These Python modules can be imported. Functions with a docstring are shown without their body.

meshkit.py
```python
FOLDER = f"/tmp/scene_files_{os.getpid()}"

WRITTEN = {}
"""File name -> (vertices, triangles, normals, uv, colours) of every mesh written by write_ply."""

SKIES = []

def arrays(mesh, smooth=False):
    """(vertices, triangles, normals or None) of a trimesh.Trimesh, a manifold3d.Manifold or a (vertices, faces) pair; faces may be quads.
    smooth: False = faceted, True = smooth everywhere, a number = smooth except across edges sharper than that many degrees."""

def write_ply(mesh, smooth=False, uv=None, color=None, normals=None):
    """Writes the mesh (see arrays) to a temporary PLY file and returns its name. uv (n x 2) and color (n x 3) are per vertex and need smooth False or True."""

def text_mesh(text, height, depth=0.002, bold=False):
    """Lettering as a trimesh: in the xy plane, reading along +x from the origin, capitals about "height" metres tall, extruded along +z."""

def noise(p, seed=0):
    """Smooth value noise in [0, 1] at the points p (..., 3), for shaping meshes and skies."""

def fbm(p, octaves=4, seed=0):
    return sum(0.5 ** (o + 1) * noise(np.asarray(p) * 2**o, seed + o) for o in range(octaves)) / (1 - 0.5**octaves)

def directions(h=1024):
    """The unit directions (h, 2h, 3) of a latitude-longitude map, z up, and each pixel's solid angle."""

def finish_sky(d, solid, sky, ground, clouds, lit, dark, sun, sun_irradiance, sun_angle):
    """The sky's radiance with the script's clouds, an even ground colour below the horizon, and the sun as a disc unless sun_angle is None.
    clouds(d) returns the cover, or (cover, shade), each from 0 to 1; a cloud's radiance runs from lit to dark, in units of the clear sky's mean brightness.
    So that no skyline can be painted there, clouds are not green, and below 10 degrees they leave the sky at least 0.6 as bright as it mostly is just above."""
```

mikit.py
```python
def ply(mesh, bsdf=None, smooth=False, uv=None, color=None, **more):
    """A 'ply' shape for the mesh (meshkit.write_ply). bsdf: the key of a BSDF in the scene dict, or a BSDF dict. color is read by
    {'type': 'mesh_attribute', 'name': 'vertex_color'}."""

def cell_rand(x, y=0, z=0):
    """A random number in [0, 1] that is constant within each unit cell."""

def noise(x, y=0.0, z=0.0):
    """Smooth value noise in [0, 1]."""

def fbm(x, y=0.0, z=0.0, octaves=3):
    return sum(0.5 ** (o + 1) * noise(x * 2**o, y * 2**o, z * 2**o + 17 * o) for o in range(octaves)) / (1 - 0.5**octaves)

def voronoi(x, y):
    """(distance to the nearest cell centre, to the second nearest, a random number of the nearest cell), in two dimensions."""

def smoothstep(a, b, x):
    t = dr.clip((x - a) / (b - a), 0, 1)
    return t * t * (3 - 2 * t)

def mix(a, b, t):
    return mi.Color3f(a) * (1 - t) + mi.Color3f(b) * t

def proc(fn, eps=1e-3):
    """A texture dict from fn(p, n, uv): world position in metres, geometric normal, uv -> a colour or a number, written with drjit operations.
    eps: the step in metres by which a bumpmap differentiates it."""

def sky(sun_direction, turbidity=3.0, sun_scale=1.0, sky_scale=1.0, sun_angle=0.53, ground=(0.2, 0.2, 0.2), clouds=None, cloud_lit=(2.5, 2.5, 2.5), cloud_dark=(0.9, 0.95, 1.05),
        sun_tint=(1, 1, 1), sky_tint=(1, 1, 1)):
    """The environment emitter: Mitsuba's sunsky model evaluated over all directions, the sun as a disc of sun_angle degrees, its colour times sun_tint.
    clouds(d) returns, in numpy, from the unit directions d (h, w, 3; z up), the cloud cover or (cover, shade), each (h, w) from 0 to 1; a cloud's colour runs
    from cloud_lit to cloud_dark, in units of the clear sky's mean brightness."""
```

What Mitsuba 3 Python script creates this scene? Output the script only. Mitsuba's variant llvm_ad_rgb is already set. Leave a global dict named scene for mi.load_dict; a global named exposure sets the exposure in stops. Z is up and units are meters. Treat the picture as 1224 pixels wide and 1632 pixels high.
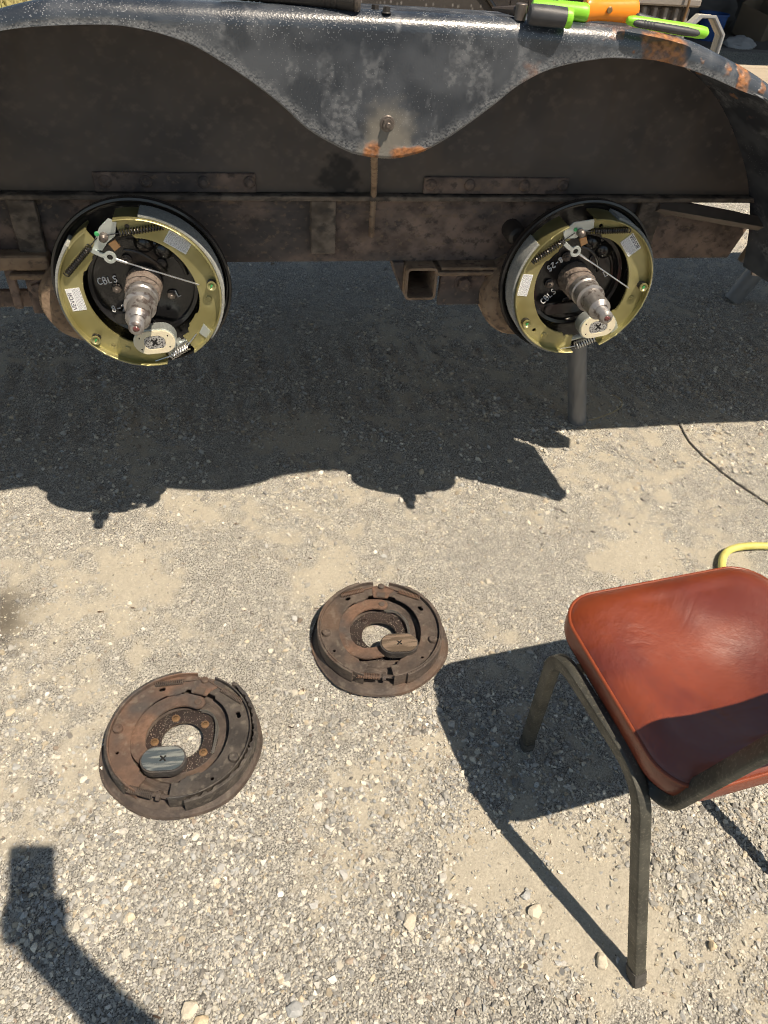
import math
import numpy as np
import drjit as dr
import mitsuba as mi
import trimesh
import shapely
from shapely import affinity
from shapely.geometry import Polygon, LineString, Point
import manifold3d as m3
import meshkit
import mikit

scene, labels = {'type': 'scene'}, {}
PI = math.pi
T = mi.ScalarTransform4f

# ------------------------------------------------------------------ camera, sky, exposure
CAM = np.array([0.0, 0.0, 1.40776])
RIGHT = np.array([0.98516537, -0.16093989, 0.05956123])
DOWN = np.array([-0.06382132, -0.66579225, -0.74340266])
FWD = np.array([0.15929854, 0.72857328, -0.66618687])
scene['camera'] = {'type': 'perspective', 'fov': 2 * math.degrees(math.atan(612 / 1158.34)), 'fov_axis': 'x',
                   'near_clip': 0.02, 'far_clip': 2000.0,
                   'to_world': T().look_at(origin=CAM.tolist(), target=(CAM + FWD).tolist(), up=(-DOWN).tolist()),
                   'film': {'type': 'hdrfilm', 'width': 768, 'height': 1024},
                   'sampler': {'type': 'independent', 'sample_count': 64}}
SUN = np.array([0.350, -0.470, 1.063])
scene['sky'] = mikit.sky(SUN, turbidity=3.0, ground=(0.28, 0.25, 0.2), sky_scale=0.68, sky_tint=(1.17, 1.0, 0.80), sun_tint=(0.965, 0.99, 1.03))
exposure = 2.15

# ------------------------------------------------------------------ mesh helpers
def TM(v, f):
    return trimesh.Trimesh(np.asarray(v, float), np.asarray(f, int), process=False)

def cat(ms):
    return trimesh.util.concatenate([m for m in ms if m is not None])

def man(m):
    return m3.Manifold(m3.Mesh(np.asarray(m.vertices, np.float32), np.asarray(m.faces, np.uint32)))

def untri(M):
    q = M.to_mesh()
    return TM(q.vert_properties[:, :3], q.tri_verts)

def box(x0, x1, y0, y1, z0, z1, r=0.0):
    """Box with chamfered edges of size r."""
    if r <= 0:
        m = trimesh.creation.box((x1 - x0, y1 - y0, z1 - z0))
        m.apply_translation(((x0 + x1) / 2, (y0 + y1) / 2, (z0 + z1) / 2))
        return m
    p = []
    for a, b, c in ((r, 0, 0), (0, r, 0), (0, 0, r)):
        k = [r if v == 0 else 0 for v in (a, b, c)]
        for X in (x0 + k[0], x1 - k[0]):
            for Y in (y0 + k[1], y1 - k[1]):
                for Z in (z0 + k[2], z1 - k[2]):
                    p.append((X, Y, Z))
    return trimesh.Trimesh(p).convex_hull

def tube(path, r, n=10, caps=True, flat=None, up=(0, 0, 1), sq=2.0):
    """Tube along a polyline; r a number or one per point; flat = (a, b): elliptical section."""
    p = np.asarray(path, float)
    r = np.broadcast_to(np.asarray(r, float), (len(p),))
    t = np.gradient(p, axis=0)
    t /= np.linalg.norm(t, axis=1, keepdims=True) + 1e-12
    a = np.asarray(up, float) - t[0] * np.dot(up, t[0])
    if np.linalg.norm(a) < 1e-3:
        a = np.cross(t[0], [1, 0, 0.3])
    a /= np.linalg.norm(a)
    A = []
    for i in range(len(p)):
        a = a - t[i] * np.dot(a, t[i])
        a /= np.linalg.norm(a)
        A.append(a)
    A = np.array(A)
    B = np.cross(t, A)
    ang = np.arange(n) * 2 * PI / n
    ca, sa = np.cos(ang), np.sin(ang)
    g = (np.abs(ca) ** sq + np.abs(sa) ** sq) ** (-1 / sq)
    ca, sa = ca * g, sa * g
    fa, fb = flat if flat else (1.0, 1.0)
    v = p[:, None] + r[:, None, None] * (fa * ca[None, :, None] * A[:, None] + fb * sa[None, :, None] * B[:, None])
    i, j = np.meshgrid(np.arange(len(p) - 1), np.arange(n), indexing='ij')
    q = np.stack([i * n + j, i * n + (j + 1) % n, (i + 1) * n + (j + 1) % n, (i + 1) * n + j], -1).reshape(-1, 4)
    f = np.vstack([q[:, [0, 1, 2]], q[:, [0, 2, 3]]])
    v = v.reshape(-1, 3)
    if caps:
        k = len(v)
        v = np.vstack([v, p[0], p[-1]])
        e = (len(p) - 1) * n
        f = np.vstack([f, [[k, (j + 1) % n, j] for j in range(n)], [[k + 1, e + j, e + (j + 1) % n] for j in range(n)]])
    return TM(v, f)

def spline(pts, n=40):
    from scipy.interpolate import CubicSpline
    p = np.asarray(pts, float)
    d = np.r_[0, np.cumsum(np.linalg.norm(np.diff(p, axis=0), axis=1))]
    return CubicSpline(d, p)(np.linspace(0, d[-1], n))

def rounded(pts, r, n=6):
    """Polyline with its inner corners rounded by radius r."""
    p = [np.asarray(q, float) for q in pts]
    out = [p[0]]
    for i in range(1, len(p) - 1):
        a, b = p[i - 1] - p[i], p[i + 1] - p[i]
        la, lb = np.linalg.norm(a), np.linalg.norm(b)
        k = min(r, la * 0.45, lb * 0.45)
        A, B = p[i] + a / la * k, p[i] + b / lb * k
        for s in np.linspace(0, 1, n):
            out.append((1 - s) ** 2 * A + 2 * s * (1 - s) * p[i] + s * s * B)
    out.append(p[-1])
    return np.array(out)

def resample(pts, step):
    p = np.asarray(pts, float)
    d = np.r_[0, np.cumsum(np.linalg.norm(np.diff(p, axis=0), axis=1))]
    t = np.linspace(0, d[-1], max(2, int(d[-1] / step) + 1))
    return np.stack([np.interp(t, d, p[:, k]) for k in range(p.shape[1])], 1)

def lathe(prof, n=48):
    """Revolve (r, w) points about the w (third) axis."""
    p = np.asarray(prof, float)
    ang = np.arange(n) * 2 * PI / n
    v = np.stack([p[:, None, 0] * np.cos(ang), p[:, None, 0] * np.sin(ang), np.broadcast_to(p[:, None, 1], (len(p), n))], -1).reshape(-1, 3)
    i, j = np.meshgrid(np.arange(len(p) - 1), np.arange(n), indexing='ij')
    q = np.stack([i * n + j, i * n + (j + 1) % n, (i + 1) * n + (j + 1) % n, (i + 1) * n + j], -1).reshape(-1, 4)
    return TM(v, np.vstack([q[:, [0, 1, 2]], q[:, [0, 2, 3]]]))

def plate(poly, w0, w1, bevel=0.0):
    """Prism over a shapely polygon (in u, v) from w0 to w1, its front edge chamfered."""
    polys = list(getattr(poly, 'geoms', [poly]))
    out = []
    for g in polys:
        if bevel > 0:
            g2 = g.buffer(-bevel, join_style=2)
            if not g2.is_empty and g2.geom_type == 'Polygon':
                a = trimesh.creation.extrude_polygon(g, w1 - bevel - w0, engine='earcut')
                a.apply_translation((0, 0, w0))
                b = trimesh.creation.extrude_polygon(g2, bevel * 1.0, engine='earcut')
                b.apply_translation((0, 0, w1 - bevel))
                out += [a, b]
                continue
        a = trimesh.creation.extrude_polygon(g, w1 - w0, engine='earcut')
        a.apply_translation((0, 0, w0))
        out.append(a)
    return cat(out)

def pol(a, r):
    return np.array([r * math.cos(math.radians(a)), r * math.sin(math.radians(a))])

def arcpoly(a0, a1, rin, rout, n=40):
    """Sector between two radius functions of the angle in degrees."""
    fi = rin if callable(rin) else (lambda a: rin)
    fo = rout if callable(rout) else (lambda a: rout)
    A = np.linspace(a0, a1, n)
    return Polygon([pol(a, fo(a)) for a in A] + [pol(a, fi(a)) for a in A[::-1]]).buffer(0)

def sector(a0, a1, r0, r1, w0, w1, n=40, wob=None):
    """A curved bar (shoe table, lining): section r0..r1 by w0..w1 swept from a0 to a1 degrees."""
    A = np.linspace(a0, a1, n)
    b = min(0.0012, (r1 - r0) / 3)
    sec = [(r0, w0), (r1 - b, w0), (r1, w0 + b), (r1, w1 - b), (r1 - b, w1), (r0 + b, w1), (r0, w1 - b)]
    k = len(sec)
    v = []
    for a in A:
        for j, (r, w) in enumerate(sec):
            if wob is not None:
                r, w = wob(a, j, r, w)
            x, y = pol(a, r)
            v.append((x, y, w))
    f = []
    for i in range(n - 1):
        for j in range(k):
            a_, b_ = i * k + j, i * k + (j + 1) % k
            f += [(a_, b_, b_ + k), (a_, b_ + k, a_ + k)]
    for j in range(1, k - 1):
        f += [(0, j + 1, j), ((n - 1) * k, (n - 1) * k + j, (n - 1) * k + j + 1)]
    m = TM(v, f)
    if m.volume < 0:
        m.invert()
    return m

def helix(p0, p1, R, r, turns, hook=0.0, n=6):
    """Coil spring from p0 to p1; hook: straight wire length at each end."""
    p0, p1 = np.asarray(p0, float), np.asarray(p1, float)
    L = np.linalg.norm(p1 - p0)
    d = (p1 - p0) / L
    a = np.cross(d, [0, 0, 1.0] if abs(d[2]) < 0.9 else [1.0, 0, 0])
    a /= np.linalg.norm(a)
    b = np.cross(d, a)
    s = np.linspace(0, 1, int(turns * 12) + 1)
    A, B = p0 + d * hook, p1 - d * hook
    pts = A + (B - A) * s[:, None] + R * (np.cos(s * turns * 2 * PI)[:, None] * a + np.sin(s * turns * 2 * PI)[:, None] * b)
    if hook > 0:
        pts = np.vstack([p0[None], (p0 + d * hook * 0.9)[None], pts, (p1 - d * hook * 0.9)[None], p1[None]])
    return tube(pts, r, n)

def hexnut(r, h, hole=0.0):
    p = Polygon([pol(60 * k + 17, r) for k in range(6)])
    if hole:
        p = p.difference(Point(0, 0).buffer(hole, 8))
    return plate(p, 0, h, 0.0008)

def disc(r, w0, w1, bev=0.001, n=28):
    return lathe([(1e-5, w0), (r, w0), (r, w1 - bev), (r - bev, w1), (1e-5, w1)], n)

def at(m, u=0, v=0, w=0, rot=0):
    m = m.copy()
    if rot:
        m.apply_transform(trimesh.transformations.rotation_matrix(math.radians(rot), [0, 0, 1]))
    m.apply_translation((u, v, w))
    return m

def rough(m, amp, scale, seed=0):
    """Push the vertices along their normals by noise: pitted, rusty metal."""
    m = m.copy()
    n = m.vertex_normals
    k = meshkit.fbm(np.asarray(m.vertices) * scale + 50, 3, seed) - 0.5
    m.vertices = np.asarray(m.vertices) + n * (2 * amp * k)[:, None]
    return m

def sub(m, l):
    v, f = trimesh.remesh.subdivide_to_size(m.vertices, m.faces, l, max_iter=12)
    m = trimesh.Trimesh(v, f, process=False)
    m.merge_vertices()
    return m

def hullspheres(a, ra, b, rb, n=2):
    s = trimesh.creation.icosphere(n).vertices
    return trimesh.Trimesh(np.vstack([s * ra + a, s * rb + b])).convex_hull

# ------------------------------------------------------------------ entries and labels
def key_of(name):
    if name not in USED:
        USED[name] = 0
        return name
    USED[name] += 1
    return '%s_%03d' % (name, USED[name])
USED = {}

def thing(name, label, category, group=None, kind=None):
    k = key_of(name)
    labels[k] = {'label': label, 'category': category}
    if group:
        labels[k]['group'] = group
    if kind:
        labels[k]['kind'] = kind
    return k

def part(holder, name, mesh, bsdf, smooth=30, M=None, label=None, kind=None, uv=None, color=None):
    k = key_of(holder + '__' + name)
    if M is not None:
        mesh = mesh.copy()
        mesh.apply_transform(M)
    scene[k] = mikit.ply(mesh, bsdf, smooth=smooth, uv=uv, color=color)
    d = {}
    if label:
        d['label'] = label
    if kind:
        d['kind'] = kind
    if d:
        labels[k] = d
    return k

def single(key, mesh, bsdf, smooth=30, **kw):
    scene[key] = mikit.ply(mesh, bsdf, smooth=smooth, **kw)

# ------------------------------------------------------------------ materials
noise, fbm, voronoi, sstep, mix = mikit.noise, mikit.fbm, mikit.voronoi, mikit.smoothstep, mikit.mix

def P(base, rough=0.5, metallic=0.0, spec=0.5, bump=None, bs=1.0, twosided=True, **kw):
    def tex(v):
        if callable(v):
            return mikit.proc(v)
        if isinstance(v, (tuple, list)):
            return {'type': 'rgb', 'value': list(v)}
        return v
    d = {'type': 'principled', 'base_color': tex(base), 'roughness': tex(rough), 'metallic': tex(metallic), 'specular': spec, **kw}
    if bump is not None:
        d = {'type': 'bumpmap', 'arbitrary': mikit.proc(bump, eps=0.0006), 'scale': bs, 'bsdf': d}
    return {'type': 'twosided', 'bsdf': d} if twosided else d

def F(p, s, o=3):
    return fbm(p.x * s, p.y * s, p.z * s, o)

# --- fender: black paint, stone chips, painted glints on the top edge, chalky lip, rust patches
def chips(p, uv):
    a, b, c = voronoi(p.x * 330 + p.y * 60, p.z * 330 + p.y * 270)
    den = 0.10 + 1.3 * sstep(0.48, 0.66, F(p, 14))
    spot = 0.8 * sstep(0.12 + 0.25 * noise(p.x * 90, p.z * 90, 2.0), 0.05, a) * sstep(1.0 - 0.16 * den, 1.02 - 0.16 * den, c)
    top = sstep(1.205, 1.235, p.z)
    spot2 = sstep(0.34, 0.12, a) * sstep(0.62, 0.80, c) * sstep(0.40, 0.62, F(p, 30, 2)) * top * sstep(1.30, 1.235, p.y)  # pale specks along the rounded top edge, sun glints put into the colour
    lip = sstep(0.030, 0.0, uv.y + 0.03 * (F(p, 55, 3) - 0.5)) * sstep(0.25, 0.70, fbm(p.x * 420, p.y * 420, p.z * 420, 4))
    lip = dr.maximum(lip, 0.9 * sstep(0.004, 0.0015, uv.y))
    smear = sstep(0.52, 0.72, fbm(p.x * 48, p.y * 20, p.z * 17, 4)) * sstep(0.30, 0.6, F(p, 8, 2)) * (0.25 + 0.75 * sstep(0.35, 0.65, F(p, 170, 3)))
    return spot, spot2, lip, smear

def rust_mask(p):
    n1 = F(p, 60, 3) - 0.5
    n2 = F(p, 16, 2) - 0.5
    x = p.x + 0.016 * n1 + 0.014 * n2
    r1 = sstep(0.603, 0.612, x) * sstep(0.690, 0.672, x) * sstep(1.242, 1.236, p.z + 0.02 * n1)
    r2 = sstep(0.780, 0.785, x) * sstep(0.808, 0.800, x)
    r3 = sstep(0.225, 0.240, x) * sstep(0.300, 0.285, x) * sstep(1.080, 1.070, p.z + 0.03 * n1)
    r4 = sstep(0.185, 0.192, x) * sstep(0.212, 0.206, x) * sstep(1.085, 1.072, p.z + 0.02 * n1)
    r5 = sstep(0.52, 0.60, x) * sstep(1.0, 0.8, x) * sstep(0.64, 0.72, F(p, 42, 3)) * 0.9
    r6 = sstep(0.56, 0.62, F(p, 25, 3)) * sstep(0.05, 0.0, dr.abs(p.x - 0.45)) * sstep(1.2, 1.19, p.z) * 0.35
    m = dr.maximum(dr.maximum(r1, r2), dr.maximum(r3, dr.maximum(r4, r5)))
    return dr.clip(dr.maximum(m, r6), 0, 1) * (0.55 + 0.45 * sstep(0.30, 0.5, F(p, 90, 2)))

def fender_col(p, n, uv):
    spot, spot2, lip, smear = chips(p, uv)
    base = mix((0.020, 0.026, 0.036), (0.052, 0.060, 0.073), sstep(0.35, 0.7, F(p, 22, 3)))
    base = mix(base, (0.21, 0.22, 0.235), smear * 0.42)
    base = mix(base, (0.24, 0.25, 0.26), 0.60 * lip)
    # dirt and bare metal round the bolt in the valley
    d = dr.sqrt(dr.square(p.x - 0.222) + dr.square((p.z - 1.085) * 0.8))
    base = mix(base, (0.20, 0.185, 0.155), 0.7 * sstep(0.055, 0.015, d + 0.05 * (F(p, 45, 3) - 0.5)))
    base = mix(base, (0.42, 0.44, 0.46), dr.clip(spot * 0.45 + spot2 * 0.8, 0, 1) * 0.7)
    rc = mix((0.16, 0.060, 0.020), (0.40, 0.165, 0.055), sstep(0.25, 0.7, F(p, 150, 4)))
    rc = mix(rc, (0.10, 0.075, 0.06), 0.6 * sstep(0.5, 0.65, F(p, 65, 3)))
    return mix(base, rc, rust_mask(p))

def fender_rough(p, n, uv):
    spot, spot2, lip, smear = chips(p, uv)
    return dr.clip(0.27 + 0.10 * F(p, 40, 2) + 0.25 * smear + 0.4 * lip + 0.5 * rust_mask(p) + 0.3 * spot, 0.1, 0.9)

def fender_bump(p, n, uv):
    a, b, c = voronoi(p.x * 260 + p.y * 90, p.z * 260 + p.y * 230)
    return F(p, 160, 2) * 0.00018 + 0.0020 * rust_mask(p) * F(p, 180, 2) + 0.00012 * sstep(0.5, 0.1, a)
scene['fender_paint'] = P(fender_col, fender_rough, 0.0, 0.65, fender_bump, clearcoat=1.0, clearcoat_gloss=0.93)

# --- dark side panel
def panel_col(p, n, uv):
    a = F(p, 9, 4)
    c = mix((0.060, 0.056, 0.058), (0.100, 0.089, 0.086), sstep(0.3, 0.7, a))
    c = mix(c, (0.145, 0.120, 0.106), 0.6 * sstep(0.50, 0.80, F(p, 70, 4)))
    c = mix(c, (0.090, 0.074, 0.063), 0.35 * sstep(0.50, 0.72, fbm(p.x * 45, 0.0, p.z * 4, 4)))
    c = mix(c, (0.125, 0.100, 0.080), sstep(1.02, 0.92, p.z + 0.10 * (F(p, 20, 3) - 0.5)) * 0.6)
    blot = sstep(0.045, 0.02, dr.sqrt(dr.square(p.x - 0.182) + dr.square((p.z - 0.945) * 0.9)) + 0.05 * (F(p, 60, 3) - 0.5))
    return mix(c, (0.010, 0.012, 0.015), blot * 0.8)
scene['panel_paint'] = P(panel_col, 0.62, 0.0, 0.4, lambda p, n, uv: F(p, 240, 2) * 0.0008)

# --- rusty frame
def rustframe_col(p, n, uv):
    a, b = F(p, 26, 4), F(p, 120, 3)
    c = mix((0.092, 0.070, 0.062), (0.245, 0.180, 0.148), sstep(0.25, 0.75, a))
    c = mix(c, (0.050, 0.042, 0.039), 0.8 * sstep(0.48, 0.78, F(p, 75, 4)))
    c = mix(c, (0.062, 0.060, 0.062), sstep(0.46, 0.64, fbm(p.x * 5 + 3, p.y * 5, p.z * 8, 3)) * 0.75)
    c = mix(c, (0.20, 0.145, 0.10), 0.6 * sstep(0.60, 0.75, b))
    return c
scene['rusty_frame'] = P(rustframe_col, 0.78, 0.0, 0.35, lambda p, n, uv: F(p, 200, 3) * 0.0016)

scene['bracket_rust'] = P(lambda p, n, uv: mix(mix((0.085, 0.070, 0.058), (0.20, 0.165, 0.135), sstep(0.3, 0.7, F(p, 35, 4))), (0.05, 0.045, 0.042), 0.8 * sstep(0.48, 0.70, fbm(p.x * 40, p.y * 40, p.z * 60, 4))), 0.78, 0.0, 0.3, lambda p, n, uv: F(p, 200, 3) * 0.0018)
def rusttan_col(p, n, uv):
    return mix(mix((0.13, 0.088, 0.060), (0.34, 0.25, 0.175), F(p, 45, 3)), (0.08, 0.06, 0.05), 0.7 * sstep(0.50, 0.78, F(p, 110, 4)))
scene['dusty_rust'] = P(rusttan_col, 0.8, 0.0, 0.3, lambda p, n, uv: F(p, 200, 3) * 0.0014)

# --- new brake
def gold_col(p, n, uv):
    return mix((0.31, 0.280, 0.122), (0.42, 0.388, 0.195), sstep(0.3, 0.7, F(p, 18, 3)))
scene['yellow_zinc'] = P(gold_col, lambda p, n, uv: 0.36 + 0.16 * F(p, 60, 2), 0.70, 0.5)
scene['gloss_black'] = P((0.010, 0.010, 0.011), lambda p, n, uv: 0.10 + 0.14 * F(p, 50, 3), 0.0, 0.5, clearcoat=0.6, clearcoat_gloss=0.95)
scene['pale_zinc'] = P(lambda p, n, uv: mix((0.50, 0.56, 0.55), (0.66, 0.70, 0.68), F(p, 50, 2)), 0.38, 0.75, 0.5)
scene['spring_steel'] = P((0.085, 0.082, 0.080), 0.32, 0.9, 0.5)
scene['bright_steel'] = P((0.66, 0.66, 0.65), 0.28, 0.95, 0.5)
scene['new_lining'] = P(lambda p, n, uv: mix((0.22, 0.23, 0.225), (0.28, 0.29, 0.28), sstep(0.3, 0.7, F(p, 300, 2))), 0.85, 0.0, 0.3)
scene['paper'] = P((0.72, 0.74, 0.76), 0.6, 0.0, 0.4)
scene['print_ink'] = P((0.10, 0.10, 0.13), 0.7)
scene['marker'] = P((0.80, 0.80, 0.80), 0.6)
scene['cream_magnet'] = P((0.66, 0.60, 0.44), 0.5, 0.0, 0.5)
scene['magnet_core'] = P(lambda p, n, uv: mix((0.10, 0.10, 0.10), (0.40, 0.40, 0.39), sstep(0.25, 0.45, voronoi(p.x * 240, p.z * 240)[0])), 0.5, 0.3)
scene['dark_hole'] = P((0.006, 0.006, 0.006), 0.9)
scene['green_dab'] = P((0.05, 0.34, 0.12), 0.4)
def spindle_col(p, n, uv):
    g = sstep(0.5, 0.72, F(p, 110, 3))
    return mix((0.33, 0.315, 0.305), (0.15, 0.125, 0.115), g)
scene['greasy_steel'] = P(spindle_col, lambda p, n, uv: 0.26 + 0.25 * F(p, 90, 2), 0.65, 0.6)
scene['crusty_steel'] = P(lambda p, n, uv: mix((0.10, 0.075, 0.060), (0.30, 0.25, 0.215), F(p, 170, 3)), 0.8, 0.15, 0.4, lambda p, n, uv: F(p, 260, 2) * 0.003)
scene['red_grease'] = P((0.13, 0.045, 0.042), 0.25, 0.0, 0.6)
scene['red_wire'] = P((0.40, 0.06, 0.09), 0.5)
scene['copper'] = P((0.34, 0.21, 0.11), 0.4, 0.7)

# --- old brakes
def old_col(a, b, c):
    def f(p, n, uv):
        k = mix(a, b, sstep(0.32, 0.68, F(p, 30, 4)))
        k = mix(k, c, sstep(0.50, 0.68, F(p, 14, 3))) * (0.62 + 0.5 * F(p, 210, 3))
        return mix(k, (0.22, 0.19, 0.15), 0.30 * sstep(0.55, 0.80, F(p, 90, 4)))
    return f
oldbump = lambda p, n, uv: F(p, 260, 3) * 0.0016
scene['old_rust'] = P(old_col((0.105, 0.070, 0.054), (0.170, 0.102, 0.070), (0.078, 0.067, 0.062)), 0.72, 0.0, 0.4, oldbump)
scene['old_brown'] = P(old_col((0.066, 0.053, 0.046), (0.110, 0.086, 0.071), (0.118, 0.080, 0.059)), 0.66, 0.0, 0.4, oldbump)
scene['old_dark'] = P(old_col((0.040, 0.035, 0.032), (0.078, 0.067, 0.058), (0.062, 0.058, 0.056)), 0.6, 0.0, 0.45, oldbump)
def specked(p, n, uv):
    a, b, c = voronoi(p.x * 420, p.y * 420)
    k = mix((0.014, 0.012, 0.012), (0.040, 0.026, 0.022), F(p, 40, 3))
    return mix(k, (0.42, 0.37, 0.30), sstep(0.3, 0.2, a) * sstep(0.78, 0.8, c))
scene['old_black'] = P(specked, 0.5, 0.0, 0.45)
def magold_col(p, n, uv):
    return mix((0.070, 0.088, 0.100), (0.22, 0.235, 0.225), sstep(0.35, 0.7, fbm(p.x * 25, p.y * 190, 0.0, 3)))
scene['worn_magnet'] = P(magold_col, 0.45, 0.2, 0.5)
scene['worn_magnet_brown'] = P(lambda p, n, uv: mix((0.105, 0.078, 0.056), (0.20, 0.150, 0.110), sstep(0.35, 0.7, fbm(p.x * 25, p.y * 190, 0.0, 3))), 0.5, 0.1, 0.5)

# --- chair
def vinyl_col(p, n, uv):
    a = F(p, 11, 4)
    c = mix((0.130, 0.023, 0.011), (0.190, 0.036, 0.011), sstep(0.3, 0.7, a))
    c = mix(c, (0.125, 0.032, 0.017), 0.55 * sstep(0.45, 0.75, F(p, 5, 3)))
    c = mix(c, (0.13, 0.035, 0.02), 0.22 * sstep(0.52, 0.62, F(p, 75, 4)) * sstep(0.45, 0.6, F(p, 12, 2)))
    return c
def vinyl_bump(p, n, uv):
    w = fbm(p.x * 35 + 3 * noise(p.x * 9, p.y * 9), p.y * 22 + 3 * noise(p.x * 8 + 9, p.y * 8), p.z * 20, 4)
    g = F(p, 420, 1)
    return dr.abs(w - 0.5) * 0.0034 + g * 0.00014
scene['brown_vinyl'] = P(vinyl_col, lambda p, n, uv: 0.31 + 0.12 * F(p, 20, 3), 0.0, 0.9, vinyl_bump, clearcoat=0.5, clearcoat_gloss=0.75)
scene['piping_vinyl'] = P((0.22, 0.05, 0.02), 0.35, 0.0, 0.5)
def tubecol(p, n, uv):
    c = mix((0.056, 0.056, 0.048), (0.088, 0.087, 0.073), sstep(0.3, 0.7, F(p, 24, 4)))
    return mix(c, (0.20, 0.185, 0.145), 0.45 * sstep(0.50, 0.80, F(p, 260, 4)))
scene['bronze_tube'] = P(tubecol, lambda p, n, uv: 0.36 + 0.2 * F(p, 50, 2), 0.35, 0.5)
scene['seat_board'] = P((0.02, 0.02, 0.02), 0.8)

# --- tools and others
scene['tool_grey'] = P(lambda p, n, uv: mix((0.035, 0.037, 0.042), (0.060, 0.062, 0.068), F(p, 90, 2)), 0.5)
scene['tool_green'] = P((0.25, 0.62, 0.035), 0.42)
scene['tool_orange'] = P((0.86, 0.26, 0.015), 0.35, 0.0, 0.5, clearcoat=0.3)
scene['tool_black'] = P(lambda p, n, uv: mix((0.020, 0.019, 0.019), (0.050, 0.045, 0.042), F(p, 40, 3)), 0.45)
scene['tool_steel'] = P(lambda p, n, uv: mix((0.10, 0.085, 0.075), (0.24, 0.21, 0.19), F(p, 80, 3)), 0.45, 0.6)
scene['jaw_steel'] = P((0.075, 0.060, 0.050), 0.45, 0.3)
scene['hose_yellow'] = P(lambda p, n, uv: mix((0.50, 0.46, 0.10), (0.64, 0.60, 0.22), F(p, 60, 2)), 0.5)
scene['cord_black'] = P(lambda p, n, uv: mix((0.035, 0.033, 0.030), (0.10, 0.095, 0.085), F(p, 90, 3)), 0.8)
scene['pipe_grey'] = P(lambda p, n, uv: mix((0.16, 0.16, 0.165), (0.26, 0.26, 0.26), fbm(p.x * 60, p.y * 60, p.z * 8, 3)), 0.5, 0.35)
scene['pale_plastic'] = P((0.46, 0.43, 0.36), 0.55)
scene['tote_plastic'] = P((0.25, 0.225, 0.20), 0.55)
scene['tote_lid'] = P((0.34, 0.34, 0.335), 0.4)
scene['blue_plastic'] = P((0.03, 0.09, 0.30), 0.45)
scene['cardboard'] = P((0.20, 0.155, 0.11), 0.8)
scene['white_cloth'] = P((0.36, 0.36, 0.37), 0.8)
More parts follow.
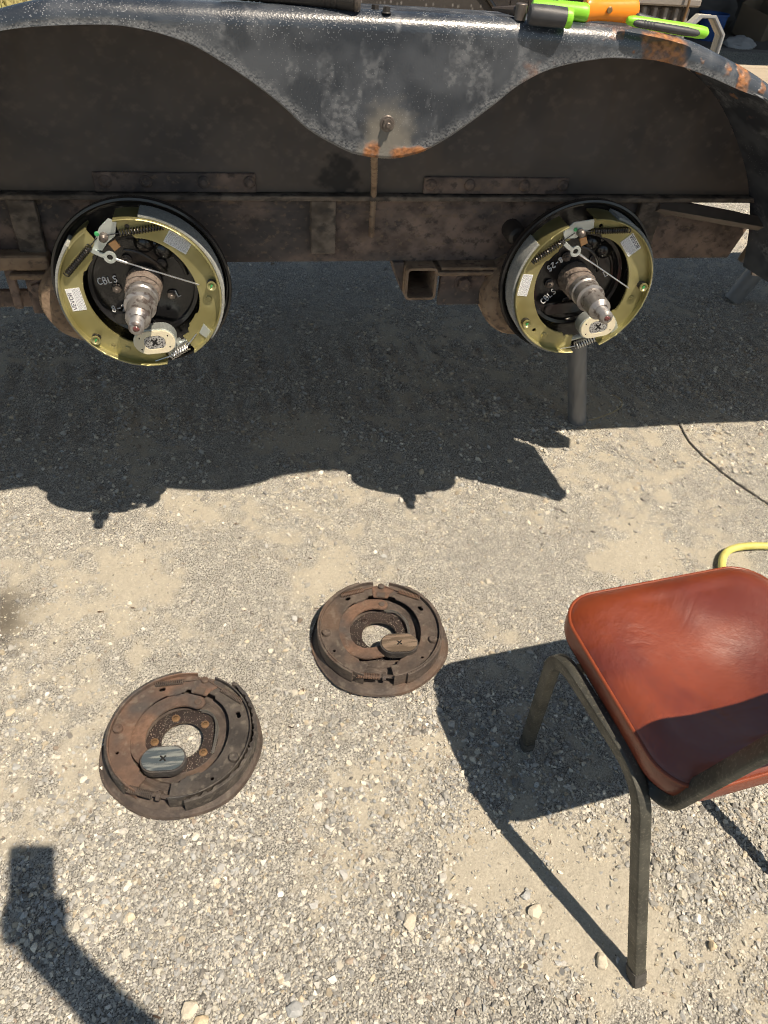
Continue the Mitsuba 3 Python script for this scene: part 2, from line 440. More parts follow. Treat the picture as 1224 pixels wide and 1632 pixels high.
scene['clutter_grey'] = P((0.14, 0.13, 0.125), 0.7)
def wood_col(p, n, uv):
    g = fbm(p.x * 3, p.y * 60, p.z * 40, 4)
    return mix((0.25, 0.20, 0.14), (0.42, 0.36, 0.27), g)
scene['deck_wood'] = P(wood_col, 0.75)
scene['siding_tan'] = P(lambda p, n, uv: mix((0.24, 0.165, 0.12), (0.31, 0.225, 0.17), fbm(p.x * 8, p.y, p.z * 1.2, 3)), 0.75)
scene['door_dark'] = P((0.06, 0.045, 0.038), 0.7)
scene['garage_dark'] = P((0.035, 0.034, 0.036), 0.9)
scene['roof_dark'] = P((0.06, 0.06, 0.065), 0.8)
scene['concrete'] = P(lambda p, n, uv: mix((0.34, 0.32, 0.28), (0.46, 0.44, 0.40), F(p, 3, 4)), 0.85)
def farpanel_col(p, n, uv):
    a, b, c = voronoi(p.x * 90, p.z * 60)
    k = mix((0.020, 0.019, 0.019), (0.055, 0.050, 0.047), F(p, 12, 3))
    return mix(k, (0.17, 0.165, 0.16), sstep(0.45, 0.05, a) * sstep(0.55, 0.95, c))
scene['far_paint'] = P(farpanel_col, 0.5)
scene['skin'] = P((0.52, 0.32, 0.23), 0.5)
scene['shirt_cloth'] = P((0.10, 0.12, 0.16), 0.85)
scene['denim'] = P((0.05, 0.07, 0.12), 0.85)
scene['hair_brown'] = P((0.06, 0.04, 0.025), 0.6)
scene['phone_black'] = P((0.02, 0.02, 0.022), 0.2)
scene['gravel_mat'] = P({'type': 'mesh_attribute', 'name': 'vertex_color'}, 0.8, 0.0, 0.3)
scene['dry_stem'] = P((0.42, 0.33, 0.19), 0.8)
scene['dry_grass'] = P((0.30, 0.26, 0.11), 0.8)

# ------------------------------------------------------------------ ground
# the sandy places between the gravel: (x, y, radius, strength); shared by the stones (numpy) and the ground colour (drjit)
SANDY = [(-0.20, 1.62, 0.13, 0.9), (0.05, 1.52, 0.14, 0.5), (0.98, 1.62, 0.16, 0.7), (1.02, 1.30, 0.07, 1.0), (0.93, 1.28, 0.06, 0.8), (0.72, 1.50, 0.12, 0.5), (-0.35, 1.38, 0.12, 0.6),
         (0.10, 0.62, 0.14, 0.6), (0.55, 0.48, 0.16, 0.6), (0.30, 0.78, 0.12, 0.5), (-0.42, 0.72, 0.10, 0.3), (1.72, 1.62, 0.06, 1.0), (0.15, 1.24, 0.12, 0.5), (-0.28, 1.30, 0.10, 0.5),
         (0.1, 1.95, 0.2, 0.6), (-0.35, 1.95, 0.18, 0.5), (0.7, 1.9, 0.15, 0.3), (1.2, 2.0, 0.16, 0.6), (0.60, 0.36, 0.12, 0.6), (0.40, 0.55, 0.1, 0.5)]

def sandy(x, y, nz, ex, sq):
    s = 0.46 * nz(x * 3.1 + 7.3, y * 3.1 + 2.1) + 0.26 * nz(x * 7.7, y * 7.7 + 5.2) + 0.34 * nz(x * 19.0 + 3.0, y * 19.0) + 0.32 * nz(x * 47.0, y * 47.0 + 8.0) - 0.79
    for a, b, r, k in SANDY:
        s = s + k * 0.55 * ex(-(sq(x - a) + sq(y - b)) / (r * r))
    return s

def nz_np(x, y):
    x, y = np.broadcast_arrays(x, y)
    return meshkit.noise(np.stack([x + 1e6, y + 1e6, np.zeros_like(x) + 1e6], -1))

def sandy_np(x, y):
    return sandy(x, y, nz_np, np.exp, np.square)

def height(x, y):
    q = np.stack([x, y, np.zeros_like(x)], -1)
    h = 0.016 * (meshkit.fbm(q * 2.6 + 11, 3, 3) - 0.5) + 0.007 * (meshkit.fbm(q * 15 + 5, 3, 7) - 0.5)
    h = h + 0.0028 * (meshkit.fbm(q * 52 + 5, 2, 9) - 0.5) * np.clip(1.3 - np.hypot(x - 0.5, y - 1.2) / 4, 0, 1)
    # tyre ruts under the trailer
    for yc in (2.12, 2.42):
        lug = np.sin(x * 2 * PI / 0.085 + 9 * (y - yc))
        h = h - np.exp(-((y - yc - 0.05 * np.sin(x * 1.3)) / 0.10) ** 2) * (0.012 + 0.006 * lug)
    far = np.clip((np.hypot(x - 0.5, y - 1.5) - 4) / 10, 0, 1)
    return h * (1 - far)

def axis(lo, hi, step, far=320.0):
    core = np.arange(lo, hi + step / 2, step)
    g, d, out = step, 0.0, []
    while d < far:
        g *= 1.16
        d += g
        out.append(d)
    out = np.array(out)
    return np.r_[lo - out[::-1], core, hi + out]

gx, gy = axis(-1.15, 2.6, 0.0100), axis(0.15, 3.3, 0.0100)
X, Y = np.meshgrid(gx, gy, indexing='ij')
Z = height(X, Y)
nxg, nyg = X.shape
i, j = np.meshgrid(np.arange(nxg - 1), np.arange(nyg - 1), indexing='ij')
q = np.stack([i * nyg + j, (i + 1) * nyg + j, (i + 1) * nyg + j + 1, i * nyg + j + 1], -1).reshape(-1, 4)
ground_mesh = TM(np.stack([X, Y, Z], -1).reshape(-1, 3), np.vstack([q[:, [0, 1, 2]], q[:, [0, 2, 3]]]))

def ground_col(p, n, uv):
    s = sandy(p.x, p.y, lambda a, b: noise(a, b, 0.0), dr.exp, dr.square)
    k = sstep(-0.06, 0.24, s)
    a, b, c = voronoi(p.x * 330, p.y * 330)
    a2, b2, c2 = voronoi(p.x * 150 + 5, p.y * 150)
    grit = mix((0.22, 0.213, 0.193), (0.52, 0.503, 0.452), c)
    grit = mix(grit, (0.062, 0.060, 0.055), 0.85 * sstep(0.42, 0.62, a))  # shade between the grains painted dark
    peb = mix((0.22, 0.215, 0.20), (0.62, 0.60, 0.53), c2)
    grit = mix(grit, peb, sstep(0.42, 0.34, a2) * sstep(0.45, 0.5, noise(p.x * 57, p.y * 57, 3.0)))
    sand = mix((0.34, 0.310, 0.245), (0.47, 0.434, 0.352), fbm(p.x * 260, p.y * 260, 0.0, 3))
    col = mix(grit, sand, 0.06 + 0.80 * k)
    # dark stain of old leaves at the left edge
    st = sstep(0.16, 0.03, dr.sqrt(dr.square(p.x + 0.68) + dr.square(p.y - 1.24)) + 0.10 * (fbm(p.x * 22, p.y * 22, 0.0, 3) - 0.5))
    col = mix(col, (0.045, 0.036, 0.027), 0.75 * st)
    # dry grass and weeds far off
    far = sstep(6.0, 9.0, p.y) * sstep(1.2, -0.6, p.x - 0.1 * p.y)
    col = mix(col, mix((0.20, 0.185, 0.06), (0.42, 0.37, 0.17), fbm(p.x * 2.5, p.y * 1.2, 0.0, 4)), far)
    return col

def ground_bump(p, n, uv):
    a, b, c = voronoi(p.x * 330, p.y * 330)
    a2, b2, c2 = voronoi(p.x * 150 + 5, p.y * 150)
    k = sstep(-0.06, 0.24, sandy(p.x, p.y, lambda u, v: noise(u, v, 0.0), dr.exp, dr.square))
    return (1 - 0.8 * k) * (0.0016 * (1 - a) + 0.0022 * sstep(0.5, 0.1, a2)) + 0.0010 * k * fbm(p.x * 420, p.y * 420, 0.0, 2)
scene['ground_mat'] = P(ground_col, 0.9, 0.0, 0.2, ground_bump)
single('ground', ground_mesh, 'ground_mat', smooth=True)
labels['ground'] = {'label': 'sandy grey gravel yard under the trailer', 'category': 'ground', 'kind': 'structure'}

rng = np.random.default_rng(11)
def stone_shapes(k, npts, seed):
    r = np.random.default_rng(seed)
    out = []
    for _ in range(k):
        d = r.normal(size=(npts, 3))
        d /= np.linalg.norm(d, axis=1, keepdims=True)
        d *= r.uniform(0.66, 1.12, (npts, 1))
        d *= np.array([r.uniform(0.85, 1.3), r.uniform(0.7, 1.05), r.uniform(0.45, 0.8)])
        h = trimesh.Trimesh(d).convex_hull
        out.append((np.array(h.vertices), np.array(h.faces)))
    return out

PAL = np.array([[0.50, 0.475, 0.41], [0.58, 0.55, 0.47], [0.42, 0.41, 0.38], [0.36, 0.36, 0.35], [0.28, 0.28, 0.27], [0.47, 0.41, 0.31], [0.21, 0.20, 0.185], [0.66, 0.64, 0.58], [0.29, 0.24, 0.195], [0.40, 0.41, 0.405]])
PAL = PAL * 0.93 + 0.07 * np.array([0.46, 0.44, 0.39])
PW = np.array([0.17, 0.13, 0.17, 0.14, 0.11, 0.07, 0.08, 0.04, 0.03, 0.06])

def in_view(x, y, margin):
    d = np.stack([x, y, np.zeros_like(x)], -1) - CAM
    a, b, c = d @ RIGHT, d @ DOWN, d @ FWD
    return (c > 0.1) & (np.abs(a / c) < 612 / 1158.34 + margin) & (np.abs(b / c) < 816 / 1158.34 + margin)

def scatter(n_per_m2, rlo, rhi, shapes, seed, keep, falloff, power=2.0, sink=0.25):
    """Stones over the visible part of the yard, the density falling off with distance; one mesh with a colour per stone."""
    r = np.random.default_rng(seed)
    x0, x1, y0, y1 = -1.3, 2.9, 0.1, 4.2
    n = int(n_per_m2 * (x1 - x0) * (y1 - y0))
    x, y = r.uniform(x0, x1, n), r.uniform(y0, y1, n)
    s = sandy_np(x, y)
    clump = nz_np(x * 9 + 40, y * 9)
    prob = keep(s, clump, y) * np.clip(1.25 - np.maximum(0, y - 0.9) * falloff, 0.12, 1)
    ok = in_view(x, y, 0.12) & (r.uniform(size=n) < prob)
    for bx, by in ((-0.2035, 0.8555), (0.249, 1.079)):     # none under the old brakes
        rb = np.hypot(x - bx, y - by)
        ok &= (rb < 0.036) | (rb > 0.160)
    x, y = x[ok], y[ok]
    n = len(x)
    u = r.uniform(size=n)
    rad = (rlo ** -power + u * (rhi ** -power - rlo ** -power)) ** (-1 / power)
    col = PAL[r.choice(len(PAL), n, p=PW)] * r.uniform(0.62, 1.20, (n, 1)) * np.array([1.045, 1.04, 1.025])
    kind = r.integers(0, len(shapes), n)
    yaw, tilt, td = r.uniform(0, 2 * PI, n), r.normal(0, 0.35, n), r.uniform(0, 2 * PI, n)
    z = height(x, y)
    V, Fc, C, off = [], [], [], 0
    for k, (sv, sf) in enumerate(shapes):
        sel = np.nonzero(kind == k)[0]
        if not len(sel):
            continue
        c, s_ = np.cos(yaw[sel]), np.sin(yaw[sel])
        p = sv[None] * rad[sel, None, None]
        ct, st = np.cos(tilt[sel])[:, None], np.sin(tilt[sel])[:, None]
        a = p[..., 0] * c[:, None] - p[..., 1] * s_[:, None]
        b = p[..., 0] * s_[:, None] + p[..., 1] * c[:, None]
        a2, z2 = a * ct + p[..., 2] * st, -a * st + p[..., 2] * ct
        p = np.stack([a2 + x[sel, None], b + y[sel, None], z2 + z[sel, None] + rad[sel, None] * (0.45 - sink)], -1)
        m = len(sv)
        V.append(p.reshape(-1, 3))
        Fc.append((sf[None] + off + (np.arange(len(sel)) * m)[:, None, None]).reshape(-1, 3))
        C.append(np.repeat(col[sel], m, axis=0))
        off += len(sel) * m
    return np.vstack(V), np.vstack(Fc), np.vstack(C)

small_shapes, mid_shapes, big_shapes = stone_shapes(30, 6, 1), stone_shapes(30, 8, 2), stone_shapes(30, 22, 3)
near = lambda y: np.clip(1.55 - 1.5 * (y - 0.35), 0.55, 1.45) + 0.75 * np.exp(-((y - 2.2) / 0.5) ** 2)
front = lambda y: np.clip((1.05 - y) / 0.35, 0, 1)
layers = [scatter(23000, 0.0018, 0.0040, small_shapes, 21, lambda s, c, y: np.clip(0.95 - 1.5 * np.maximum(0, s), 0.32, 1) * (0.5 + 0.5 * c), 0.30, 1.6, 0.2),
          scatter(12500, 0.0032, 0.0072, mid_shapes, 22, lambda s, c, y: np.clip(0.85 - 2.2 * np.maximum(-0.02, s), 0.09, 1) * (0.15 + 1.1 * c * c) * near(y), 0.16, 2.7, 0.3),
          scatter(13500, 0.0036, 0.0088, mid_shapes, 24, lambda s, c, y: np.clip(1.0 - 2.6 * np.maximum(0, s), 0.03, 1) * (0.3 + 0.9 * c) * front(y), 0.0, 2.3, 0.15),
          scatter(2600, 0.0050, 0.0100, mid_shapes, 25, lambda s, c, y: np.clip(1.0 - 2.2 * np.maximum(0, s), 0.05, 1) * 1.3 * c * c * np.exp(-((y - 2.3) / 0.55) ** 2), 0.0, 2.5, 0.25),
          scatter(1100, 0.0064, 0.0120, big_shapes, 23, lambda s, c, y: np.clip(0.80 - 2.4 * np.maximum(-0.03, s), 0.08, 1) * 1.4 * c * c * near(y), 0.10, 3.4, 0.3)]
V, Fc, C, off = [], [], [], 0
for v, f, c in layers:
    V.append(v); Fc.append(f + off); C.append(c); off += len(v)
gv, gf, gc = np.vstack(V), np.vstack(Fc), np.vstack(C)
single('gravel', TM(gv, gf), 'gravel_mat', smooth=False, color=gc)
labels['gravel'] = {'label': 'loose pale grey and tan gravel covering the yard', 'category': 'gravel', 'kind': 'stuff'}

# the stones one would pick out, each a thing of its own: x, y, half length, colour, label
def big_stone(x, y, r, col, label, seed, flat=0.7, group=None):
    g = np.random.default_rng(seed)
    d = g.normal(size=(26, 3))
    d /= np.linalg.norm(d, axis=1, keepdims=True)
    d *= g.uniform(0.86, 1.05, (26, 1)) * np.array([1.1, 0.9, flat])
    m = trimesh.Trimesh(d).convex_hull
    m = rough(sub(m, 0.28), 0.05, 3.0, seed)
    m.apply_transform(trimesh.transformations.rotation_matrix(g.uniform(0, 6.28), [0, 0, 1]))
    m.vertices = m.vertices * r + [x, y, float(height(np.array([x]), np.array([y]))[0]) + r * flat * 0.55]
    k = thing('stone', label, 'stone', group)
    scene[k] = mikit.ply(m, 'stone_%d' % (seed % 4), smooth=35)
for k, (a, b) in enumerate([((0.46, 0.41, 0.32), (0.62, 0.57, 0.46)), ((0.30, 0.31, 0.31), (0.46, 0.465, 0.455)), ((0.50, 0.40, 0.26), (0.66, 0.56, 0.40)), ((0.16, 0.155, 0.15), (0.27, 0.26, 0.25))]):
    scene['stone_%d' % k] = P((lambda a, b: lambda p, n, uv: mix(a, b, F(p, 120, 3)))(a, b), 0.85, 0.0, 0.3)

# ------------------------------------------------------------------ trailer
trailer = thing('trailer', 'jacked-up black and rusty flatbed trailer with a wavy twin-arch fender, wheels removed', 'trailer')
O_PTS = [(-.70, .72), (-.675, .84), (-.62, .95), (-.54, 1.06), (-.45, 1.145), (-.38, 1.195), (-.31, 1.231), (-.22, 1.247), (-.016, 1.250), (.2, 1.2495), (.43, 1.2475), (.58, 1.243), (.687, 1.230), (.747, 1.213),
         (.845, 1.177), (.92, 1.137), (1.01, 1.055), (1.095, .94), (1.138, .84), (1.160, .740)]
L_PTS = [(-.66, .72), (-.63, .80), (-.56, .93), (-.48, 1.05), (-.42, 1.13), (-.37, 1.180), (-.308, 1.209), (-.267, 1.215), (-.215, 1.219), (-.162, 1.221), (-.122, 1.217), (-.065, 1.203), (-.02, 1.181), (.024, 1.155),
         (.062, 1.128), (.098, 1.098), (.137, 1.077), (.177, 1.062), (.227, 1.057), (.272, 1.065), (.306, 1.081), (.353, 1.112), (.389, 1.139), (.424, 1.166), (.47, 1.188), (.518, 1.199), (.567, 1.205), (.618, 1.205),
         (.673, 1.198), (.731, 1.185), (.794, 1.167), (.848, 1.153), (.90, 1.10), (.955, 1.02), (1.02, .90), (1.085, .785), (1.112, .732)]
FY0, FY1 = 1.21, 1.482
def smooth_curve(pts, n):
    p = np.asarray(pts, float)
    from scipy.interpolate import PchipInterpolator
    d = np.r_[0, np.cumsum(np.linalg.norm(np.diff(p, axis=0), axis=1))]
    return PchipInterpolator(d, p)(np.linspace(0, d[-1], n))
Lc = smooth_curve(L_PTS, 900)
Oc = smooth_curve(O_PTS, 900)
tx = np.linspace(0, 1, 240)
# stations: the lip sampled evenly along its length, the top edge by the stretched x
li = np.linspace(0, 899, 240).astype(int)
Ls = Lc[li]
ox = 0.2300 + (Ls[:, 0] - 0.2275) * (1.860 / 1.775)
oi = np.clip(np.searchsorted(Oc[:, 0], ox), 1, 899)
Os = np.stack([ox, np.interp(ox, Oc[:, 0], Oc[:, 1])], 1)
tan = np.gradient(Os, axis=0)
tan = np.stack([np.convolve(np.pad(tan[:, k], 3, 'edge'), np.ones(7) / 7, 'valid') for k in (0, 1)], 1)
tan /= np.linalg.norm(tan, axis=1, keepdims=True)
Nn = np.stack([-tan[:, 1], tan[:, 0]], 1)
gap = np.linalg.norm(Os - Ls, axis=1)
R = np.minimum(0.024, gap * 0.6)
rows, uvs = [], []
def strow(P2, y, d):
    rows.append(np.stack([P2[:, 0], np.broadcast_to(y, len(P2)), P2[:, 1]], 1))
    uvs.append(np.stack([Ls[:, 0], np.broadcast_to(d, len(P2))], 1))
strow(Ls, FY0 + 0.010, 0.0)
strow(Ls - 0.0000 * Nn, FY0 + 0.0012, 0.0)
top = Os - R[:, None] * Nn
for s in (0.03, 0.12, 0.3, 0.5, 0.7, 0.88, 1.0):
    strow(Ls + (top - Ls) * s, FY0, s * np.linalg.norm(top - Ls, axis=1) + 0.001)
for a in np.linspace(0, 90, 9)[1:]:
    ar = math.radians(a)
    strow(top + R[:, None] * Nn * math.sin(ar), FY0 + R * (1 - math.cos(ar)), gap + a * 0.0002)
for y in (1.26, 1.30, 1.35, 1.42, FY1):
    strow(Os - Nn * (0.024 * (y - 1.235) / 0.245), y, gap + 0.05 + y - 1.25)
rows, uvs = np.array(rows), np.array(uvs)
nr, ns = rows.shape[:2]
i, j = np.meshgrid(np.arange(nr - 1), np.arange(ns - 1), indexing='ij')
q = np.stack([i * ns + j, i * ns + j + 1, (i + 1) * ns + j + 1, (i + 1) * ns + j], -1).reshape(-1, 4)
outer = TM(rows.reshape(-1, 3), np.vstack([q[:, [0, 1, 2]], q[:, [0, 2, 3]]]))
nrm = np.asarray(outer.vertex_normals)
inner_rows = outer.vertices - nrm * 0.003
inner_rows = inner_rows.reshape(nr, ns, 3)[1:]
inner = TM(inner_rows.reshape(-1, 3), np.vstack([q[:(nr - 2) * (ns - 1)][:, [0, 2, 1]], q[:(nr - 2) * (ns - 1)][:, [0, 3, 2]]]))
fm = cat([outer, inner])
fender = part(trailer, 'fender', fm, 'fender_paint', smooth=True, uv=np.vstack([uvs.reshape(-1, 2), uvs[1:].reshape(-1, 2)]), label='glossy black wavy fender with stone chips and orange rust patches')
XZ = np.array([[1, 0, 0, 0], [0, 0, -1, 0], [0, 1, 0, 0], [0, 0, 0, 1.0]])   # (u, v, w) -> x, -y, z
def face(x, y, z):
    M = XZ.copy(); M[:3, 3] = (x, y, z); return M
part(fender, 'bolt', cat([disc(0.0115, 0, 0.002), at(hexnut(0.0085, 0.007), w=0.002), at(disc(0.004, 0, 0.006), w=0.008)]), 'tool_steel', M=face(0.221, FY0, 1.108))
for x, y in ((0.199, 1.238), (0.213, 1.222)):
    part(fender, 'nut', cat([disc(0.007, 0, 0.0015), at(hexnut(0.0058, 0.006), w=0.0015)]), 'tool_black', M=trimesh.transformations.translation_matrix((x, y, 1.2475)))
# side panel behind the arches
up = np.stack([Os[:, 0], Os[:, 1] - 0.030], 1)
pp = Polygon([(-2.4, 0.915), (1.13, 0.915)] + [(a, b) for a, b in up[::-1] if b > 0.93 and a > -0.64] + [(-0.66, 0.99), (-2.4, 0.99)])
part(trailer, 'side_panel', plate(pp.buffer(0), 0, 0.007), 'panel_paint', smooth=False, M=face(0, 1.489, 0))
part(trailer, 'ledge', box(-2.4, 1.118, 1.466, 1.500, 0.9030, 0.9125, 0.0015), 'bracket_rust', label='thin dusty angle edge along the foot of the side panel')
rp = Polygon([(-1.6, 0.772), (1.088, 0.772), (1.116, 0.856), (0.900, 0.890), (0.870, 0.902), (-1.6, 0.902)])
part(trailer, 'frame_rail', rough(sub(plate(rp, 0, 0.055), 0.12), 0.0012, 30, 2), 'rusty_frame', M=face(0, 1.545, 0))
def bolted(x0, x1, z0, z1, bx):
    k = part(trailer, 'bolted_strip', box(x0, x1, 1.476, 1.4815, z0, z1, 0.0015), 'rusty_frame', label='rusty flat strip with round bolt heads on the side panel')
    for x in bx:
        part(k, 'bolt_head', lathe([(1e-5, 0.0075), (0.006, 0.0068), (0.0105, 0.003), (0.0115, 0), (1e-5, 0)], 18), 'rusty_frame', M=face(x, 1.476, (z0 + z1) / 2 + 0.002))
bolted(-0.277, 0.020, 0.9150, 0.950, (-0.256, -0.183, -0.077, 0.008))
bolted(0.351, 0.655, 0.9150, 0.947, (0.365, 0.445, 0.560, 0.643))
for x0, x1, z0 in ((-0.438, -0.389, 0.800), (0.125, 0.1745, 0.795), (0.827, 0.877, 0.790)):
    part(trailer, 'upright_bracket', rough(sub(box(x0, x1, 1.471, 1.489, z0, 0.9025, 0.002), 0.02), 0.0008, 60, 4), 'bracket_rust')
rod = rounded([(0.206, 1.216, 1.085), (0.208, 1.24, 1.06), (0.250, 1.474, 0.925), (0.249, 1.474, 0.832)], 0.03)
part(trailer, 'brace_rod', rough(tube(spline(rod, 50), 0.0062, 10), 0.0009, 120, 5), 'dusty_rust', label='thin rusty rod bracing the low point of the fender')
# square tube, hanger, leaf ends, buffers
def rect_tube(x0, x1, y0, y1, z0, z1, t, r):
    def rr(a0, a1, b0, b1, q):
        return shapely.box(a0 + q, b0 + q, a1 - q, b1 - q).buffer(q, 6)
    return plate(rr(x0, x1, z0, z1, r).difference(rr(x0 + t, x1 - t, z0 + t, z1 - t, max(0.001, r - t))), 0, y1 - y0)
rt = part(trailer, 'receiver_tube', rect_tube(0.324, 0.393, 1.450, 2.0, 0.700, 0.7715, 0.0055, 0.011), 'dusty_rust', M=face(0, 2.0, 0), label='open-ended square steel tube under the frame rail')
part(trailer, 'tube_gusset', plate(Polygon([(0.300, 0.7715), (0.3235, 0.7715), (0.3235, 0.705)]), 0, 0.12), 'rusty_frame', M=face(0, 1.60, 0))
hg = part(trailer, 'spring_hanger', rough(sub(box(0.403, 0.505, 1.462, 1.474, 0.681, 0.752, 0.002), 0.02), 0.001, 50, 6), 'rusty_frame')
part(hg, 'bolt_head', cat([disc(0.020, 0, 0.003), at(hexnut(0.0145, 0.011), w=0.003)]), 'rusty_frame', M=face(0.455, 1.462, 0.733))
for k, (a, b, c, d) in enumerate([(0.392, 0.565, 0.7545, 0.7630), (0.400, 0.560, 0.7645, 0.7715), (0.412, 0.556, 0.752, 0.7535)]):
    part(trailer, 'spring_leaf', rough(sub(box(a, b, 1.448 + 0.004 * k, 1.52, c, d, 0.0015), 0.012), 0.0016, 45, 8 + k), 'dusty_rust')
part(trailer, 'rubber_buffer', lathe([(1e-5, 0.055), (0.012, 0.054), (0.018, 0.048), (0.021, 0.036), (0.021, 0), (1e-5, 0)], 28), 'tool_black', M=face(0.553, 1.492, 0.840))
part(trailer, 'spring_seat', rough(sub(box(-1.4, -0.386, 1.452, 1.488, 0.7735, 0.803, 0.003), 0.04), 0.0012, 40, 12), 'dusty_rust')
part(trailer, 'spring_leaf', rough(sub(box(-0.464, -0.392, 1.450, 1.50, 0.756, 0.767, 0.002), 0.02), 0.001, 40, 13), 'dusty_rust')
hg = part(trailer, 'spring_hanger', rough(sub(box(-0.442, -0.385, 1.468, 1.48, 0.676, 0.754, 0.002), 0.02), 0.001, 50, 14), 'rusty_frame')
part(hg, 'bolt_head', cat([disc(0.019, 0, 0.003), at(hexnut(0.014, 0.011), w=0.003)]), 'rusty_frame', M=face(-0.420, 1.468, 0.732))
part(trailer, 'hanger_strap', rough(sub(box(-0.474, -0.458, 1.462, 1.474, 0.690, 0.772, 0.002), 0.02), 0.001, 50, 15), 'rusty_frame')
part(trailer, 'hanger_strap', box(-0.62, -0.44, 1.500, 1.512, 0.676, 0.712, 0.002), 'rusty_frame')
# beams at the right end
part(trailer, 'diagonal_brace', rough(sub(tube([(0.865, 1.476, 0.894), (1.122, 1.452, 0.862)], 0.0125, 4, flat=(1.2, 1.6)), 0.03), 0.0006, 60, 16), 'panel_paint')
part(trailer, 'shadow_end_plate', plate(Polygon([(1.160, .735), (1.240, .722), (1.295, .83), (1.295, 1.05), (1.06, 1.05), (1.06, 0.99), (1.124, 0.90)]), 0, 0.006), 'panel_paint', smooth=False, M=face(0, 1.482, 0))  # added plate, its unseen right side shaped to cast the ground shadow
part(trailer, 'end_bracket', plate(Polygon([(1.243, 0.695), (1.30, 0.69), (1.30, 0.79), (1.270, 0.785)]), 0, 0.02), 'panel_paint', smooth=False, M=face(0, 1.66, 0))
AX = [(-0.2041, 0.7733), (0.6746, 0.7733)]
ARM = [(-0.330, 0.716), (0.581, 0.707)]
for (bx, bz), (ax_, az) in zip(AX, ARM):
    a = lathe([(1e-5, 0.072), (0.060, 0.072), (0.078, 0.066), (0.0855, 0.052), (0.0855, 0), (1e-5, 0)], 40)
    a.apply_transform(face(ax_, 1.486, az))
    b = box(min(ax_, bx), max(ax_, bx), 1.430, 1.470, bz - 0.095, bz + 0.01, 0.006)
    c = at(disc(0.052, 0, 0.055), 0, 0, 0); c.apply_transform(face(bx, 1.465, bz))
    arm = part(trailer, 'axle_arm', rough(sub(cat([a, b, c]), 0.02), 0.0022, 28, 17), 'dusty_rust', label='round dusty rusted axle end behind the brake')
    # the spindle that sticks out through the brake
    prof = [(1e-5, 0.0), (0.036, 0.0), (0.036, 0.02), (0.0345, 0.030), (0.0340, 0.056), (0.0275, 0.061), (0.0280, 0.066), (0.0312, 0.068), (0.0312, 0.084), (0.0285, 0.087), (0.0285, 0.110), (0.0305, 0.1115), (0.0305, 0.116), (0.0245, 0.1185), (0.0232, 0.143), (0.0238, 0.145), (0.0232, 0.168), (0.0180, 0.175)]
    s1 = lathe(prof[:6] + [(1e-5, 0.061)], 40)
    sp = part(trailer, 'spindle', rough(sub(s1, 0.006), 0.0016, 90, 21), 'crusty_steel', M=face(bx, 1.400, bz) @ np.diag([0.95, 0.95, 0.92, 1]), label='rust-crusted and greasy steel spindle sticking out of the brake')
    part(sp, 'bearing_seat', lathe([(1e-5, 0.0612)] + prof[6:] + [(0.0150, 0.178), (1e-5, 0.178)], 40), 'greasy_steel', M=face(bx, 1.400, bz) @ np.diag([0.95, 0.95, 0.92, 1]))
    th = []
    for k in range(13):
        w = 0.178 + k * 0.0022
        th += [(0.0125, w), (0.0140, w + 0.0011)]
    th = [(1e-5, 0.178)] + th + [(0.0118, 0.2075), (0.009, 0.2095), (1e-5, 0.2095)]
    part(sp, 'thread', lathe(th, 28), 'greasy_steel', M=face(bx, 1.400, bz) @ np.diag([0.95, 0.95, 0.92, 1]))
    part(sp, 'grease', rough(sub(lathe([(1e-5, 0.2122), (0.003, 0.2116), (0.0055, 0.2096), (1e-5, 0.209)], 16), 0.003), 0.002, 200, 3), 'red_grease', M=face(bx, 1.400, bz) @ np.diag([0.95, 0.95, 0.92, 1]))
# deck boards and the far side
for k in range(10):
    y0 = 1.565 + k * 0.141
    part(trailer, 'deck_board', box(-2.4, 3.6, y0, y0 + 0.1375, 0.876 + 0.0012 * (k % 3), 0.905 + 0.0012 * (k % 3), 0.002), 'deck_wood', smooth=False)
fp = Polygon([(-0.42, 0.909), (0.97, 0.909), (0.905, 1.03), (0.83, 1.105), (0.72, 1.18), (0.6, 1.215), (0.2, 1.235), (-0.1, 1.23), (-0.25, 1.2), (-0.34, 1.11)])
fpk = part(trailer, 'far_wheel_panel', plate(fp, 0, 0.02), 'far_paint', smooth=False, M=face(0, 2.93, 0), label='dark scratched inner panel of the far fender')
ed = [(-0.42, 0.93), (-0.34, 1.11), (-0.25, 1.2), (-0.1, 1.23), (0.2, 1.235), (0.6, 1.215), (0.72, 1.18), (0.83, 1.105), (0.905, 1.03), (0.97, 0.925)]
part(fpk, 'edge_strip', tube(rounded([(a, 2.905, b) for a, b in ed], 0.05), 0.009, 8), 'gloss_black')
part(trailer, 'light_gap_filler', box(-2.4, 3.6, 1.4905, 1.5645, 0.9065, 0.930, 0.002), 'rusty_frame', smooth=False)  # unseen filler added to stop light between side panel and deck
part(trailer, 'cross_member', box(-2.3, 3.5, 2.80, 2.85, 0.79, 0.8755, 0.003), 'rusty_frame', smooth=False)
part(trailer, 'cross_member', box(-2.3, 3.5, 2.13, 2.18, 0.79, 0.8755, 0.003), 'rusty_frame', smooth=False)

